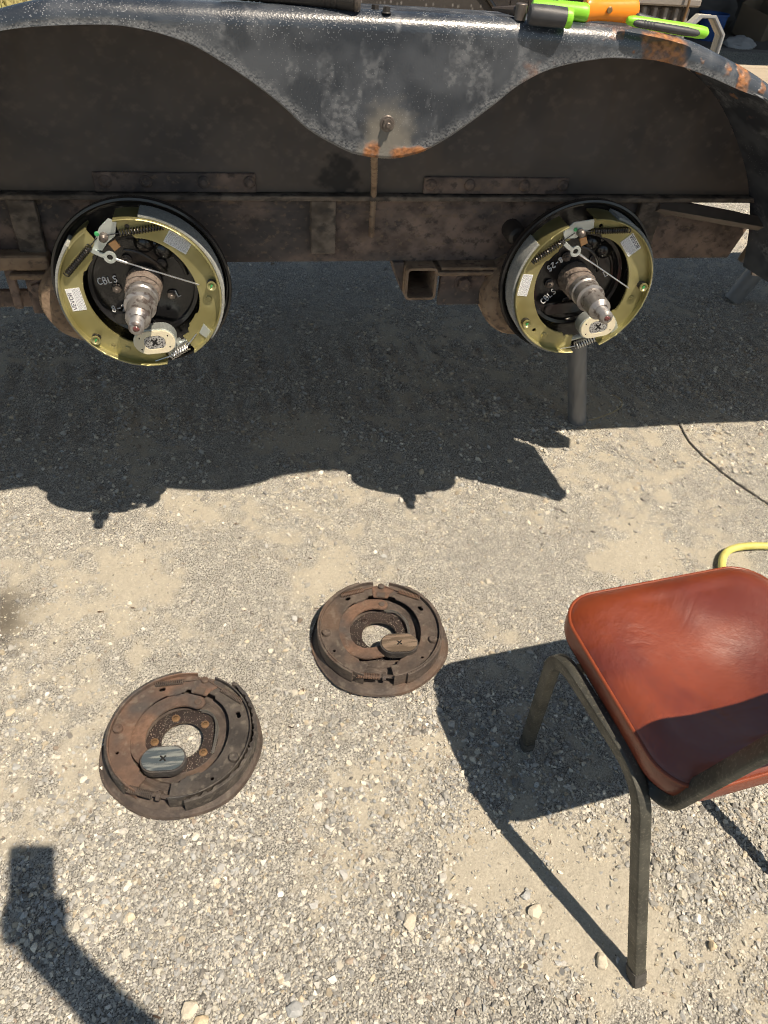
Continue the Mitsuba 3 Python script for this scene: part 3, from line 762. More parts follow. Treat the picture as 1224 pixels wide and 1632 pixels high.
# ------------------------------------------------------------------ brakes
GLYPH = {'C': [[(.9, .85), (.6, 1), (.2, .8), (.05, .45), (.2, .1), (.6, 0), (.95, .15)]],
         'B': [[(.1, 0), (.1, 1)], [(.1, 1), (.6, .98), (.75, .75), (.5, .55), (.1, .52)], [(.5, .53), (.9, .35), (.7, .03), (.1, 0)]],
         'L': [[(.15, 1), (.1, 0), (.8, .05)]], 'S': [[(.85, .88), (.5, 1), (.2, .8), (.35, .57), (.7, .43), (.8, .18), (.45, 0), (.1, .12)]],
         '8': [[(.5, .52), (.2, .75), (.5, 1), (.8, .75), (.5, .52), (.15, .25), (.5, 0), (.85, .25), (.5, .52)]], '-': [[(.1, .5), (.9, .52)]],
         '2': [[(.1, .8), (.45, 1), (.8, .78), (.6, .45), (.1, .02), (.9, .05)]], '5': [[(.85, 1), (.2, .97), (.15, .58), (.6, .6), (.85, .3), (.55, 0), (.1, .08)]]}
def handwriting(text, h, u, v, w, rot):
    ms, x = [], 0.0
    for ch in text:
        for st in GLYPH[ch]:
            p = [(x + a * h * 0.62, b * h, 0) for a, b in st]
            p = spline(p, 5 * len(p)) if len(p) > 3 else np.array(p)
            ms.append(tube(p, 0.00125, 6, flat=(0.8, 1.0)))
        x += h * 0.80
    m = cat(ms)
    m.apply_translation((-x / 2, -h / 2, 0))
    return at(m, u, v, w, rot)

def stadium(a, b, rot, u, v):
    """Half length a, half width b."""
    return affinity.translate(affinity.rotate(LineString([(-(a - b), 0), (a - b, 0)]).buffer(b, 12), rot, origin=(0, 0)), u, v)

def web_in(a_from, a_to, base):
    def f(a):
        t = (a - a_from) / (a_to - a_from)
        return base + 0.007 * (t < 0.06) - 0.004 * (0.10 < t < 0.2) + 0.006 * (t > 0.93) + 0.0025 * math.sin(t * 9)
    return f

def shoe_mesh(a0, a1, base, r_out, ww, wt, notch=()):
    web = arcpoly(a0, a1, web_in(a0, a1, base), r_out - 0.001, 60)
    for a, r, q in notch:
        web = web.difference(Point(*pol(a, r)).buffer(q, 8))
    w = plate(web, ww - 0.005, ww, 0.0008)
    def wob(a, j, r, w_):
        t = (a - a0) / (a1 - a0)
        n = max(0.0, 1 - abs(((t * 5.0) % 1.0) - 0.5) / 0.06) if w_ > ww else 0.0     # the nibs pressed into the table edge
        return r, w_ + (0.0022 * n)
    return cat([w, sector(a0, a1, r_out - 0.003, r_out, wt[0], wt[1], 110, wob)])

def new_brake(cx, cz, rot, label, mag, mag_rot, cable_to, text, lin, stick, bolts0):
    b = thing('drum_brake', label, 'brake', 'new brake assemblies on the trailer')
    M = face(cx, 1.395, cz)
    Mr = M @ trimesh.transformations.rotation_matrix(math.radians(rot), [0, 0, 1])
    W = 0.050
    prof = [(0.034, 0.001), (0.066, 0.001), (0.070, 0.004), (0.092, 0.004), (0.0945, 0.011), (0.101, 0.013), (0.1045, 0.010), (0.107, 0.002), (0.118, 0.000), (0.148, 0.000), (0.1545, 0.004),
            (0.157, 0.013), (0.1605, 0.017), (0.1645, 0.016), (0.1655, 0.010), (0.164, 0.001), (0.158, -0.005), (0.146, -0.006), (0.034, -0.006), (0.034, 0.001)]
    pl = part(b, 'backing_plate', lathe(prof, 96), 'gloss_black', smooth=40, M=Mr, label='glossy black pressed steel backing plate')
    for a in (60, 34):     # pressed bosses
        part(pl, 'boss', at(rough(lathe([(1e-5, 0.012), (0.010, 0.011), (0.0165, 0.006), (0.019, 0.0)], 24), 0.0, 1), *pol(a, 0.080), 0.0038), 'gloss_black', smooth=50, M=Mr)
    part(pl, 'rib', tube([(*pol(a, 0.084), 0.004) for a in np.linspace(-10, 70, 24)], 0.0045, 10), 'gloss_black', M=Mr)
    part(pl, 'rib', tube([(*pol(a, 0.121), 0.002) for a in np.linspace(-20, 75, 24)], 0.004, 10), 'gloss_black', M=Mr)
    for k in range(5):
        part(b, 'nut', at(cat([disc(0.0095, 0, 0.0015), hexnut(0.0078, 0.0075), at(disc(0.0042, 0, 0.012), w=0.0)]), *pol(bolts0 + 72 * k, 0.0535), 0.004), 'tool_steel', M=M)
    # shoes: table and web of one pressing, lining on the table
    spec = ((101, 259, lin[0]), (79, -77, lin[1]))
    for s, (a0, a1, (l0, l1)) in enumerate(spec):
        nt = ((198 if s == 0 else -13, 0.129, 0.004), (214 if s == 0 else 71, 0.127, 0.0042))
        sh = part(b, 'shoe', shoe_mesh(min(a0, a1), max(a0, a1), 0.1035, 0.1455, W, (0.006, 0.0655), nt), 'yellow_zinc', M=Mr)
        part(sh, 'lining', sector(l0, l1, 0.1456, 0.1512, 0.0085, 0.0580, 60), 'new_lining', M=Mr, label='grey friction lining')
        a = 199 if s == 0 else -13     # hold-down: spring, cup, pin
        u, v = pol(a, 0.131)
        hd = part(b, 'hold_down', at(lathe([(1e-5, 0.013), (0.004, 0.0135), (0.0065, 0.016), (0.0088, 0.0165), (0.0088, 0.013), (0.0062, 0.012), (0.0062, 0.0), (1e-5, 0)], 24), u, v, W), 'yellow_zinc', M=Mr)
        part(hd, 'pin', at(cat([disc(0.0016, 0, 0.002), plate(shapely.box(-0.0030, -0.0010, 0.0030, 0.0010), 0.0, 0.0028)]), u, v, W + 0.0138, 35), 'green_dab', M=Mr)
        part(hd, 'coil', helix((u, v, W), (u, v, W + 0.0125), 0.0078, 0.0008, 4.2), 'spring_steel', M=Mr)
        part(b, 'rivet', at(disc(0.0055, 0, 0.0022), *pol(-27 if s else 226, 0.122), W), 'yellow_zinc', M=Mr)
    # anchor with guide plate
    gp = Polygon([(0.020, .144), (.0285, .134), (.014, .115), (-.004, .110), (-.020, .101), (-.033, .108), (-.016, .124), (-.002, .136)]) if rot > 18 else Polygon([(-.036, .129), (-.014, .143), (.025, .138), (.024, .123), (-.001, .118), (-.010, .112), (-.033, .116)])
    g = part(b, 'guide_plate', plate(gp.buffer(0.002).buffer(-0.001), W + 0.001, W + 0.0042, 0.0008), 'pale_zinc', M=Mr)
    part(g, 'anchor_pin', at(lathe([(1e-5, 0.017), (0.004, 0.0165), (0.0072, 0.013), (0.0078, 0.006), (0.0078, 0), (1e-5, 0)], 24), -0.003, 0.121, W + 0.003), 'tool_steel', M=Mr)
    part(g, 'paint_dab', at(disc(0.0045, 0, 0.001), -0.012, 0.129, W + 0.0038), 'green_dab', M=Mr)
    # small copper-coloured block and link below the anchor
    part(b, 'link_block', plate(Polygon([(-.004, .106), (.010, .108), (.013, .094), (-.001, .090)]), W - 0.002, W + 0.004, 0.001), 'copper', M=Mr)
    ey = np.array([-0.0135, 0.085])
    lev = LineString([(-.034, .106), (-.026, .096), (-.0135, .085)]).buffer(0.0042, 6).union(Point(*ey).buffer(0.0112, 16)).difference(Point(*ey).buffer(0.0052, 12))
    part(b, 'adjuster_lever', plate(lev, W + 0.004, W + 0.0075, 0.0008), 'pale_zinc', M=Mr)
    e2 = pol(cable_to, 0.107)
    d2 = (e2 - ey) / np.linalg.norm(e2 - ey)
    s2 = ey + d2 * 0.010
    part(b, 'cable_rod', cat([tube([(*s2, W + 0.006), (*(s2 + d2 * 0.02), W + 0.006)], [0.0030, 0.0022], 10), tube([(*(s2 + d2 * 0.018), W + 0.006), (*e2, W - 0.001)], 0.0016, 8)]), 'bright_steel', M=Mr, label='bright steel adjuster cable')
    wv = spline([(*(ey + d2 * .026 + np.array([.002, .012])), 0.03), (*(ey + d2 * .055 + np.array([.004, .016])), 0.03), (*(ey + d2 * .088 + np.array([-.004, .006])), 0.022), (*(ey + d2 * .1 + np.array([-.008, -.010])), 0.008)], 90)
    an = np.arange(90) * 1.9
    part(b, 'wire_sleeve', cat([tube(wv, 0.0030, 8), tube(wv + 0.0034 * np.stack([np.cos(an) * 0.5, np.sin(an) * 0.5, np.cos(an)], 1), 0.0011, 5)]), 'spring_steel', M=Mr)
    # return springs
    for A, B in (((-0.014, 0.124), pol(140, 0.133)), ((0.002, 0.122), pol(45, 0.139))):
        A, B = np.array(A), np.array(B)
        d = (B - A) / np.linalg.norm(B - A)
        mid = A + d * 0.022
        part(b, 'return_spring', cat([helix((*mid, W + 0.007), (*B, W + 0.004), 0.0050, 0.00145, 15), tube([(*A, W + 0.007), (*mid, W + 0.006)], 0.001, 6)]), 'spring_steel', M=Mr)
    # adjuster screw and its spring between the lower shoe ends
    part(b, 'adjuster', cat([tube([(-0.040, -0.128, 0.032), (0.040, -0.126, 0.032)], 0.0055, 12), tube([(0.004, -0.127, 0.032), (0.010, -0.127, 0.032)], 0.012, 14)]), 'pale_zinc', M=Mr)
    part(b, 'adjuster_spring', cat([helix((-0.018, -0.133, W + 0.005), (0.024, -0.126, W + 0.005), 0.0085, 0.0014, 8), tube([(-0.050, -0.133, W + 0.002), (-0.018, -0.133, W + 0.006)], 0.0013, 6), tube([(0.024, -0.126, W + 0.006), (0.052, -0.112, W + 0.002)], 0.0013, 6)]), 'bright_steel', M=Mr)
    part(b, 'pawl', plate(Polygon([(0.058, -0.112), (0.075, -0.098), (0.080, -0.118), (0.066, -0.130)]), W - 0.002, W + 0.003, 0.0008), 'pale_zinc', M=Mr)
    # magnet on its black arm
    mu, mv = mag
    armp = LineString([(mu, mv + 0.006), (mu - 0.020, mv + 0.030), (-0.050, -0.058)]).buffer(0.012, 8)
    part(b, 'magnet_arm', plate(armp, 0.026, 0.034, 0.001), 'gloss_black', M=M)
    mg = part(b, 'magnet', cat([plate(stadium(0.0405, 0.0265, mag_rot, mu, mv), 0.042, 0.070, 0.002)]), 'pale_zinc', M=M)
    fa = part(mg, 'face', plate(stadium(0.0385, 0.0245, mag_rot, mu, mv).difference(stadium(0.020, 0.0135, mag_rot, mu, mv)), 0.0695, 0.0725, 0.001), 'cream_magnet', M=M, label='cream friction face')
    core = affinity.translate(affinity.rotate(shapely.box(-0.0175, -0.011, 0.0175, 0.011).buffer(0.0022), mag_rot, origin=(0, 0)), mu, mv)
    cross = affinity.translate(affinity.rotate(shapely.union_all([LineString([pol(a, .0012), pol(a, .0068)]).buffer(0.0019) for a in (50, 130, 230, 310)] + [Point(0, 0).buffer(.003)]), mag_rot, origin=(0, 0)), mu, mv)
    part(mg, 'core', plate(core, 0.0695, 0.0718), 'magnet_core', M=M)
    part(mg, 'slot', plate(cross, 0.0712, 0.0721), 'dark_hole', M=M)
    dots = cat([at(disc(0.0016, 0, 0.0006, 0.0002, 10), *(np.array([mu, mv]) + np.array(affinity.rotate(Point(sx * 0.027, sy * 0.012), mag_rot, origin=(0, 0)).coords[0])), 0.0722) for sx in (-1, 1) for sy in (-1, 1)])
    part(mg, 'rivet_dots', dots, 'dark_hole', M=M)
    # stickers on the webs
    for (a, r, wd, hd_, tilt, brand) in stick:
        u, v = pol(a, r)
        st = part(b, 'sticker', at(plate(shapely.box(-wd / 2, -hd_ / 2, wd / 2, hd_ / 2), 0, 0.0006), u, v, W + 0.0004, tilt), 'paper', smooth=False, M=M, label='white printed sticker')
        ms = []
        x0 = -wd / 2 + 0.0015
        if brand:
            t = meshkit.text_mesh('VEVOR', 0.0075, 0.0002, True)
            t.apply_scale((min(1.0, (wd - 0.004) / t.extents[0]),) * 2 + (1,)) if t.extents[0] > wd - 0.004 else None
            t.apply_translation((x0, hd_ / 2 - 0.0092, 0))
            ms.append(t)
            tops = np.arange(hd_ / 2 - 0.0125, -hd_ / 2 + 0.001, -0.0024)
        else:
            tops = np.arange(hd_ / 2 - 0.003, -hd_ / 2 + 0.001, -0.0024)
        rr = np.random.default_rng(int(abs(a)) + 5)
        for t_ in tops:
            x = x0
            while x < wd / 2 - 0.002:
                l = rr.uniform(0.002, 0.005)
                ms.append(box(x, min(x + l, wd / 2 - 0.0012), t_ - 0.0003, t_ + 0.0003, 0, 0.0002))
                x += l + 0.0012
        part(st, 'print', at(cat(ms), u, v, W + 0.0011, tilt), 'print_ink', smooth=False, M=M)
    for tx_, h, u, v, r_ in text:
        part(pl, 'marker_writing', handwriting(tx_, h, u, v, 0.0046, r_), 'marker', M=M, label='white paint marker writing on the black plate')
    return b

new_brake(AX[0][0], AX[0][1], 22, 'new gold and black drum brake on the left spindle, lettered sticker on its left shoe', (0.011, -0.090), 5, -13, [('CBLS', 0.0120, -0.066, 0.008, 8), ('L', 0.014, 0.062, -0.020, 20), ('8-25', 0.0125, -0.050, -0.050, 5)],
          ((118, 246), (62, -60)), [(184, 0.121, 0.044, 0.026, -83 + 180, True), (52, 0.125, 0.044, 0.025, -33, False)], 190)
new_brake(AX[1][0], AX[1][1], 15, 'new gold and black drum brake on the right spindle, above the grey pipe prop', (0.050, -0.080), 10, -17, [('CBLS', 0.0120, -0.048, -0.040, 48), ('L', 0.014, 0.070, 0.010, 40), ('8-25', 0.0115, -0.050, 0.030, 220)],
          ((126, 240), (60, -45)), [(177, 0.125, 0.046, 0.022, 84, False), (47, 0.121, 0.040, 0.029, -48, True)], 193)

part('drum_brake_001', 'wire', tube(spline([(0.828, 1.43, 0.742), (0.848, 1.425, 0.735), (0.858, 1.43, 0.750), (0.846, 1.44, 0.765)], 20), 0.0016, 6), 'red_wire')

def old_brake(cx, cy, z0, rot, label, mag, mag_rot, mats, seed, magmat='worn_magnet'):
    b = thing('old_drum_brake', label, 'brake', 'worn brake assemblies on the ground')
    M = trimesh.transformations.translation_matrix((cx, cy, z0)) @ np.diag([1, 1, 0.72, 1])
    Mr = M @ trimesh.transformations.rotation_matrix(math.radians(rot), [0, 0, 1])
    W = 0.055
    prof = [(0.0425, 0.017), (0.070, 0.017), (0.076, 0.019), (0.094, 0.019), (0.100, 0.027), (0.107, 0.027), (0.112, 0.018), (0.140, 0.017), (0.150, 0.016), (0.155, 0.008), (0.1600, 0.002), (0.1645, 0.0035), (0.1655, 0.0005), (0.158, -0.003), (0.148, 0.010), (0.0425, 0.012), (0.0425, 0.017)]
    lm = lathe(prof, 120)
    ang = np.arctan2(lm.vertices[:, 1], lm.vertices[:, 0])
    rad = np.hypot(lm.vertices[:, 0], lm.vertices[:, 1])
    k = 1 + 0.012 * np.clip((rad - 0.14) / 0.025, 0, 1) * (np.sin(3 * ang + seed) + 0.6 * np.sin(7 * ang + 2 * seed))
    lm.vertices[:, 0] *= k; lm.vertices[:, 1] *= k
    pl = part(b, 'backing_plate', rough(lm, 0.0007, 60, seed), mats['plate'], M=Mr)
    part(pl, 'hub_face', lathe([(0.0428, 0.0172), (0.0428, 0.0195), (0.072, 0.0195), (0.0745, 0.0178)], 64), 'old_black', M=Mr)
    for k in range(5):
        part(pl, 'bolt_hole', at(cat([lathe([(0.0045, 0.0035), (0.0085, 0.0025), (0.0088, 0), (0.0045, 0)], 16), at(disc(0.0046, 0, 0.0012), w=0.0002)]), *pol(52 + 72 * k + seed, 0.0555), 0.0194), mats['bolt'], M=Mr)
    part(pl, 'wire', tube(spline([(0.015, 0.070, 0.026), (0.048, 0.060, 0.034), (0.066, 0.035, 0.036), (0.072, 0.000, 0.030), (0.074, -0.014, 0.024)], 30), 0.0022, 8), 'cord_black', M=Mr)
    part(pl, 'wire', tube(spline([(0.010, 0.072, 0.028), (0.044, 0.064, 0.036), (0.060, 0.040, 0.038), (0.069, 0.004, 0.032), (0.071, -0.016, 0.024)], 30), 0.0018, 8), 'cord_black', M=Mr)
    rr = np.random.default_rng(seed)
    spec = ((98, 256, 'shoe_l'), (82, -76, 'shoe_r'))
    for s, (a0, a1, mt) in enumerate(spec):
        nt = ((133 if s == 0 else 34, 0.121, 0.0050), (131 if s == 0 else 37, 0.121, 0.0050), (214 if s == 0 else -38, 0.126, 0.0035))
        lo, hi = min(a0, a1), max(a0, a1)
        m = shoe_mesh(lo, hi, 0.100, 0.1440, W, (0.018, 0.0690), nt)
        sh = part(b, 'shoe', rough(sub(m, 0.022), 0.0006, 70, seed + s), mats[mt], smooth=35, M=Mr)
        l0, l1 = ((112, 246) if s == 0 else (66, -64))
        if s == 1 and mats['crack']:
            lin = sector(min(l0, l1), max(l0, l1), 0.1515, 0.1560, 0.020, 0.0672, 160, lambda a, j, r, w: (r - (0.0060 * meshkit.noise(np.array([a * 0.6, 3.0, 0.0]), seed) * (1.0 if r < 0.153 else 0.15)), w + 0.0015 * meshkit.noise(np.array([a * 0.3, 9.0, 0]), seed)))
        else:
            lin = sector(min(l0, l1), max(l0, l1), 0.1441, 0.1495, 0.020, 0.0672, 90, lambda a, j, r, w: (r, w + 0.0022 * (meshkit.noise(np.array([a * 0.25, 5.0, 0]), seed) - 0.5)))
        part(sh, 'lining', lin, mats['lining'], M=Mr)
        u, v = pol(190 if s == 0 else -12, 0.128)
        part(b, 'hold_down', at(rough(lathe([(1e-5, 0.009), (0.003, 0.009), (0.0045, 0.011), (0.0095, 0.010), (0.0105, 0.0), (1e-5, 0)], 24), 0.0004, 200, seed), u, v, W), mats[mt], M=Mr)
    # guide plate, anchor pin
    part(b, 'guide_plate', rough(plate(Polygon([(-0.016, 0.098), (0.016, 0.098), (0.020, 0.112), (0.030, 0.122), (0.010, 0.136), (-0.020, 0.130), (-0.019, 0.112)]).buffer(0.002), W + 0.0005, W + 0.004, 0.001), 0.0002, 90, seed), mats['arm'], M=Mr)
    part(b, 'anchor_pin', at(lathe([(1e-5, 0.012), (0.005, 0.0118), (0.0078, 0.009), (0.008, 0), (1e-5, 0)], 24), 0.0, 0.131, W + 0.002), mats['plate'], M=Mr)
    part(b, 'anchor_block', plate(shapely.box(-0.0105, 0.096, 0.0105, 0.112), W + 0.0042, W + 0.008, 0.001), mats['plate'], M=Mr)
    # curved magnet lever
    path = [pol(88, 0.083), pol(105, 0.086), pol(130, 0.087), pol(160, 0.0865), pol(190, 0.0865), pol(215, 0.086), pol(236, 0.080)]
    Rm = trimesh.transformations.rotation_matrix(math.radians(-rot), [0, 0, 1])[:2, :2]
    mc = Rm @ np.array(mag)
    path.append(0.6 * mc + 0.4 * pol(240, 0.080))
    path.append(mc)
    armp = LineString(spline(path, 60)).buffer(0.0150, 10)
    arm = part(b, 'magnet_lever', rough(sub(plate(armp, W - 0.016, W - 0.0095, 0.001), 0.014), 0.0005, 80, seed + 5), mats['arm'], smooth=35, M=Mr, label='rusty curved lever carrying the magnet')
    part(arm, 'pivot', at(disc(0.0072, 0, 0.0035), *pol(88, 0.083), W - 0.0095), mats['plate'], M=Mr)
    mg = part(b, 'magnet', rough(sub(plate(stadium(0.0445, 0.0285, mag_rot, *mag), W - 0.010, W + 0.018, 0.003), 0.01), 0.0008, 60, seed + 7), 'old_dark', smooth=35, M=M)
    part(mg, 'face', rough(sub(plate(stadium(0.0415, 0.0255, mag_rot, *mag), W + 0.0178, W + 0.0192, 0.0005), 0.012), 0.0004, 60, seed + 8), magmat, M=M, label='worn scraped magnet face')
    cross = affinity.translate(affinity.rotate(shapely.union_all([LineString([pol(a, .001), pol(a, .0065)]).buffer(0.0016) for a in (45, 135, 225, 315)]), mag_rot, origin=(0, 0)), *mag)
    part(mg, 'slot', plate(cross, W + 0.0192, W + 0.0197), 'dark_hole', M=M)
    # springs
    for A, B in (((-0.010, 0.131), pol(136, 0.138)), ((0.010, 0.131), pol(46, 0.139))):
        A, B = np.array(A), np.array(B)
        d = (B - A) / np.linalg.norm(B - A)
        mid = A + d * 0.036
        part(b, 'return_spring', cat([helix((*mid, W + 0.006), (*B, W + 0.005), 0.0056, 0.0012, 15), tube([(*A, W + 0.009), (*mid, W + 0.006)], 0.0014, 6)]), mats['spring'], M=Mr)
    part(b, 'adjuster', cat([tube([(-0.060, -0.128, 0.045), (-0.032, -0.132, 0.045)], 0.0055, 10), tube([(-0.034, -0.131, 0.045), (0.046, -0.130, 0.045)], 0.0048, 10), tube([(0.008, -0.131, 0.045), (0.016, -0.131, 0.045)], 0.0105, 14)]), mats['plate'], M=Mr)
    part(b, 'adjuster_spring', helix((-0.050, -0.134, W - 0.002), (0.002, -0.136, W - 0.002), 0.0066, 0.0013, 14), mats['spring'], M=Mr)
    return b

old_brake(-0.2035, 0.8555, 0.005, -21, 'old rusted brake nearest the camera, with blue-black magnet and cracked right lining', (-0.030, -0.060), -4, {'plate': 'old_brown', 'shoe_l': 'old_rust', 'shoe_r': 'old_dark', 'lining': 'old_dark', 'arm': 'old_rust', 'bolt': 'copper', 'spring': 'old_brown', 'crack': True}, 3)
old_brake(0.2490, 1.0790, 0.006, -10, 'old brown brake farther back, lying closest to the chair and its shadow', (0.036, -0.056), -4, {'plate': 'old_brown', 'shoe_l': 'old_brown', 'shoe_r': 'old_brown', 'lining': 'old_brown', 'arm': 'old_rust', 'bolt': 'old_black', 'spring': 'old_rust', 'crack': False}, 8, magmat='worn_magnet_brown')

# ------------------------------------------------------------------ chair (local: a to its right, b to its front)
chair = thing('chair', 'red-brown vinyl chair with bent bronze tube legs standing on the gravel', 'chair')
CM = np.eye(4)
CM[:3, 0], CM[:3, 1] = (0.9930, 0.1181, 0), (-0.1181, 0.9930, 0)
def cushion(a0, a1, b0, b1, rc, zb, zt, crown, seed, nr=34, na=160):
    """A stuffed pad with rounded corners: rings from the centre of the top over the edge to the bottom."""
    ca, cb, ha, hb = (a0 + a1) / 2, (b0 + b1) / 2, (a1 - a0) / 2, (b1 - b0) / 2
    th = np.arange(na) * 2 * PI / na
    rim = []
    outline = shapely.box(-ha + rc, -hb + rc, ha - rc, hb - rc).buffer(rc, 16).exterior
    for t in th:
        ray = LineString([(0, 0), (2 * math.cos(t), 2 * math.sin(t))])
        g = ray.intersection(outline)
        rim.append((g.x, g.y) if g.geom_type == 'Point' else (g.geoms[0].x, g.geoms[0].y))
    rim = np.array(rim)
    V = []
    for s in np.linspace(0.001, 1.0, nr):
        xy = rim * s
        e = np.clip((s - 0.72) / 0.28, 0, 1)
        z = zt + crown * (1 - s ** 3) - 0.012 * e ** 3 + 0.010 * e * (1 - e) 
        q = np.c_[xy[:, 0] + ca, xy[:, 1] + cb, np.zeros(na)]
        dip = 0.036 * np.exp(-((xy[:, 0] + 0.00) / 0.125) ** 2 - ((xy[:, 1] + 0.035) / 0.105) ** 2)
        wr = 0.007 * (meshkit.fbm(q * 9, 2, seed) - 0.5) * (1 - 0.7 * e)
        # soft folds running in from the front edge
        fold = 0.0045 * np.sin(xy[:, 0] * 48 + 6 * xy[:, 1]) * np.clip((xy[:, 1] / hb - 0.35) / 0.4, 0, 1) * (1 - e)
        V.append(np.c_[xy[:, 0] + ca, xy[:, 1] + cb, z - dip * (1 - e) + wr + fold])
    for s, z in ((1.012, zt - 0.020), (1.016, zt - 0.034), (1.010, zb + 0.010), (0.995, zb + 0.002), (0.95, zb)):
        V.append(np.c_[rim * s + [ca, cb], np.full(na, z)])
    n = len(V)
    V = np.vstack(V)
    i, j = np.meshgrid(np.arange(n - 1), np.arange(na), indexing='ij')
    q = np.stack([i * na + j, (i + 1) * na + j, (i + 1) * na + (j + 1) % na, i * na + (j + 1) % na], -1).reshape(-1, 4)
    f = np.vstack([q[:, [0, 1, 2]], q[:, [0, 2, 3]]])
    k = len(V)
    V = np.vstack([V, [ca, cb, V[:na, 2].mean()], [ca, cb, zb]])
    f = np.vstack([f, [[k, j, (j + 1) % na] for j in range(na)], [[k + 1, (n - 1) * na + (j + 1) % na, (n - 1) * na + j] for j in range(na)]])
    pip = np.c_[rim * 1.004 + [ca, cb], np.full(na, zt - 0.013)]
    return TM(V, f), np.vstack([pip, pip[:2]])
seat, pip = cushion(0.586, 1.006, 0.345, 0.722, 0.070, 0.405, 0.462, 0.014, 4)
st = part(chair, 'seat', seat, 'brown_vinyl', smooth=True, M=CM, label='worn glossy red-brown vinyl seat cushion')
part(st, 'piping', tube(pip, 0.0032, 8, caps=False), 'piping_vinyl', smooth=True, M=CM)
part(chair, 'seat_board', box(0.625, 0.967, 0.380, 0.685, 0.390, 0.4045, 0.003), 'seat_board', smooth=False, M=CM)
def side_frame(am, s):
    def q(a, b, z): return (am + s * a, b, z)
    rail = rounded([q(-0.036, 0.694, 0.0), q(0.006, 0.652, 0.402), q(-0.010, 0.398, 0.402), q(-0.036, 0.236, 0.0)], 0.065, 14)
    return tube(resample(rail, 0.012), 0.0112, 32, flat=(1.0, 1.16), up=(1, 0, 0), sq=6.5)
for am, s in ((0.572, -1), (1.020, 1)):
    lf = part(chair, 'leg_frame', side_frame(am, s), 'bronze_tube', M=CM, smooth=28)
for am, s in ((0.572, -1), (1.020, 1)):
    for b in (0.694, 0.236):
        a = am - s * 0.036
        c0 = np.array([a, b, 0.001])
        d = np.array([s * (0.042 if b > 0.5 else 0.026), -0.042 if b > 0.5 else 0.162, 0.402])
        part(chair, 'foot_cap', tube([c0, c0 + d / np.linalg.norm(d) * 0.03], 0.0126, 32, flat=(1.0, 1.16), up=(1, 0, 0), sq=6.5), 'cord_black', M=CM, smooth=28)
for b0 in (0.62, 0.42):
    part(chair, 'seat_rail', tube([(0.597, b0, 0.379), (0.995, b0, 0.379)], 0.010, 10), 'bronze_tube', M=CM)
for am, s in ((0.572, 1), (1.020, -1)):
    pth = rounded([(am + s * 0.030, 0.47, 0.392), (am + s * 0.036, 0.362, 0.384), (am + s * 0.072, 0.318, 0.60), (am + s * 0.088, 0.290, 0.73)], 0.038, 8)
    u = part(chair, 'back_upright', tube(resample(pth, 0.01), 0.0165, 32, flat=(0.42, 1.0), up=(0, 1, 0), sq=6.0), 'bronze_tube', M=CM, smooth=28)
    part(u, 'screw', cat([disc(0.0065, 0, 0.002), plate(shapely.box(-0.005, -0.001, 0.005, 0.001), 0.0018, 0.0024)]), 'copper', M=CM @ trimesh.transformations.translation_matrix((am + s * 0.0575, 0.3265, 0.512)) @ trimesh.transformations.rotation_matrix(math.radians(98), [1, 0, 0]))
bk, bpip = cushion(-0.155, 0.155, -0.085, 0.085, 0.045, 0.0, 0.072, 0.010, 9)
BM = CM @ trimesh.transformations.translation_matrix((0.814, 0.268, 0.668)) @ trimesh.transformations.rotation_matrix(math.radians(-76), [1, 0, 0])
bkk = part(chair, 'backrest', bk, 'brown_vinyl', smooth=True, M=BM)
part(bkk, 'piping', tube(bpip, 0.0032, 8, caps=False), 'piping_vinyl', smooth=True, M=BM)

# ------------------------------------------------------------------ props, hose, dark strip for a shadow
prop_top = np.array([0.885, 1.946, 0.80])
k = thing('pipe_prop', 'straight grey steel pipe propping the trailer below the right brake', 'prop')
part(k, 'pipe', rough(tube([(1.086, 1.946, -0.006), tuple(prop_top)], 0.031, 28), 0.0003, 60, 3), 'pipe_grey', smooth=40)
part(k, 'cap', tube([tuple(prop_top), tuple(prop_top + [-0.002, 0, 0.012])], 0.04, 20), 'rusty_frame')
k = thing('stand_leg', 'slanting grey pipe stand in the shade behind the rusty skirt at right edge', 'prop')
part(k, 'pipe', rough(tube([(2.175, 2.83, 0.0), (2.52, 2.82, 0.80)], 0.040, 24), 0.0004, 50, 4), 'pipe_grey', smooth=40)
single(thing('garden_hose', 'yellow garden hose looping over the gravel behind the chair', 'hose'), tube(spline([(1.16, 0.95, 0.012), (1.20, 1.10, 0.012), (1.232, 1.215, 0.013), (1.27, 1.262, 0.016), (1.335, 1.278, 0.017), (1.42, 1.270, 0.016), (1.60, 1.22, 0.014), (1.95, 1.20, 0.012), (2.4, 1.35, 0.012)], 120), 0.0105, 14), 'hose_yellow')
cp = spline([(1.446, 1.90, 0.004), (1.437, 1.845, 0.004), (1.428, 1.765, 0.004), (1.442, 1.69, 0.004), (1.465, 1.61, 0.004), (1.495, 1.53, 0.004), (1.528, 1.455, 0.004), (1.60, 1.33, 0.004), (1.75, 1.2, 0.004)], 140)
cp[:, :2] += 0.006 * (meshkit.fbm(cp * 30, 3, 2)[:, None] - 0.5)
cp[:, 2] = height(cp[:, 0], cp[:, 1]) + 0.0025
single(thing('cord', 'thin dark strip standing in for a narrow shadow on the sunlit gravel', 'cord'), tube(cp, 0.0034, 8), 'cord_black')  # dark tube added in place of a thin cast shadow
single(thing('dry_stalk', 'thin dry stalk lying in the shade beside the grey pipe prop', 'stalk'), tube(spline([(1.12, 1.93, 0.010), (1.20, 1.955, 0.014), (1.275, 2.01, 0.02), (1.262, 2.07, 0.018)], 24), 0.0016, 6), 'dry_stem')

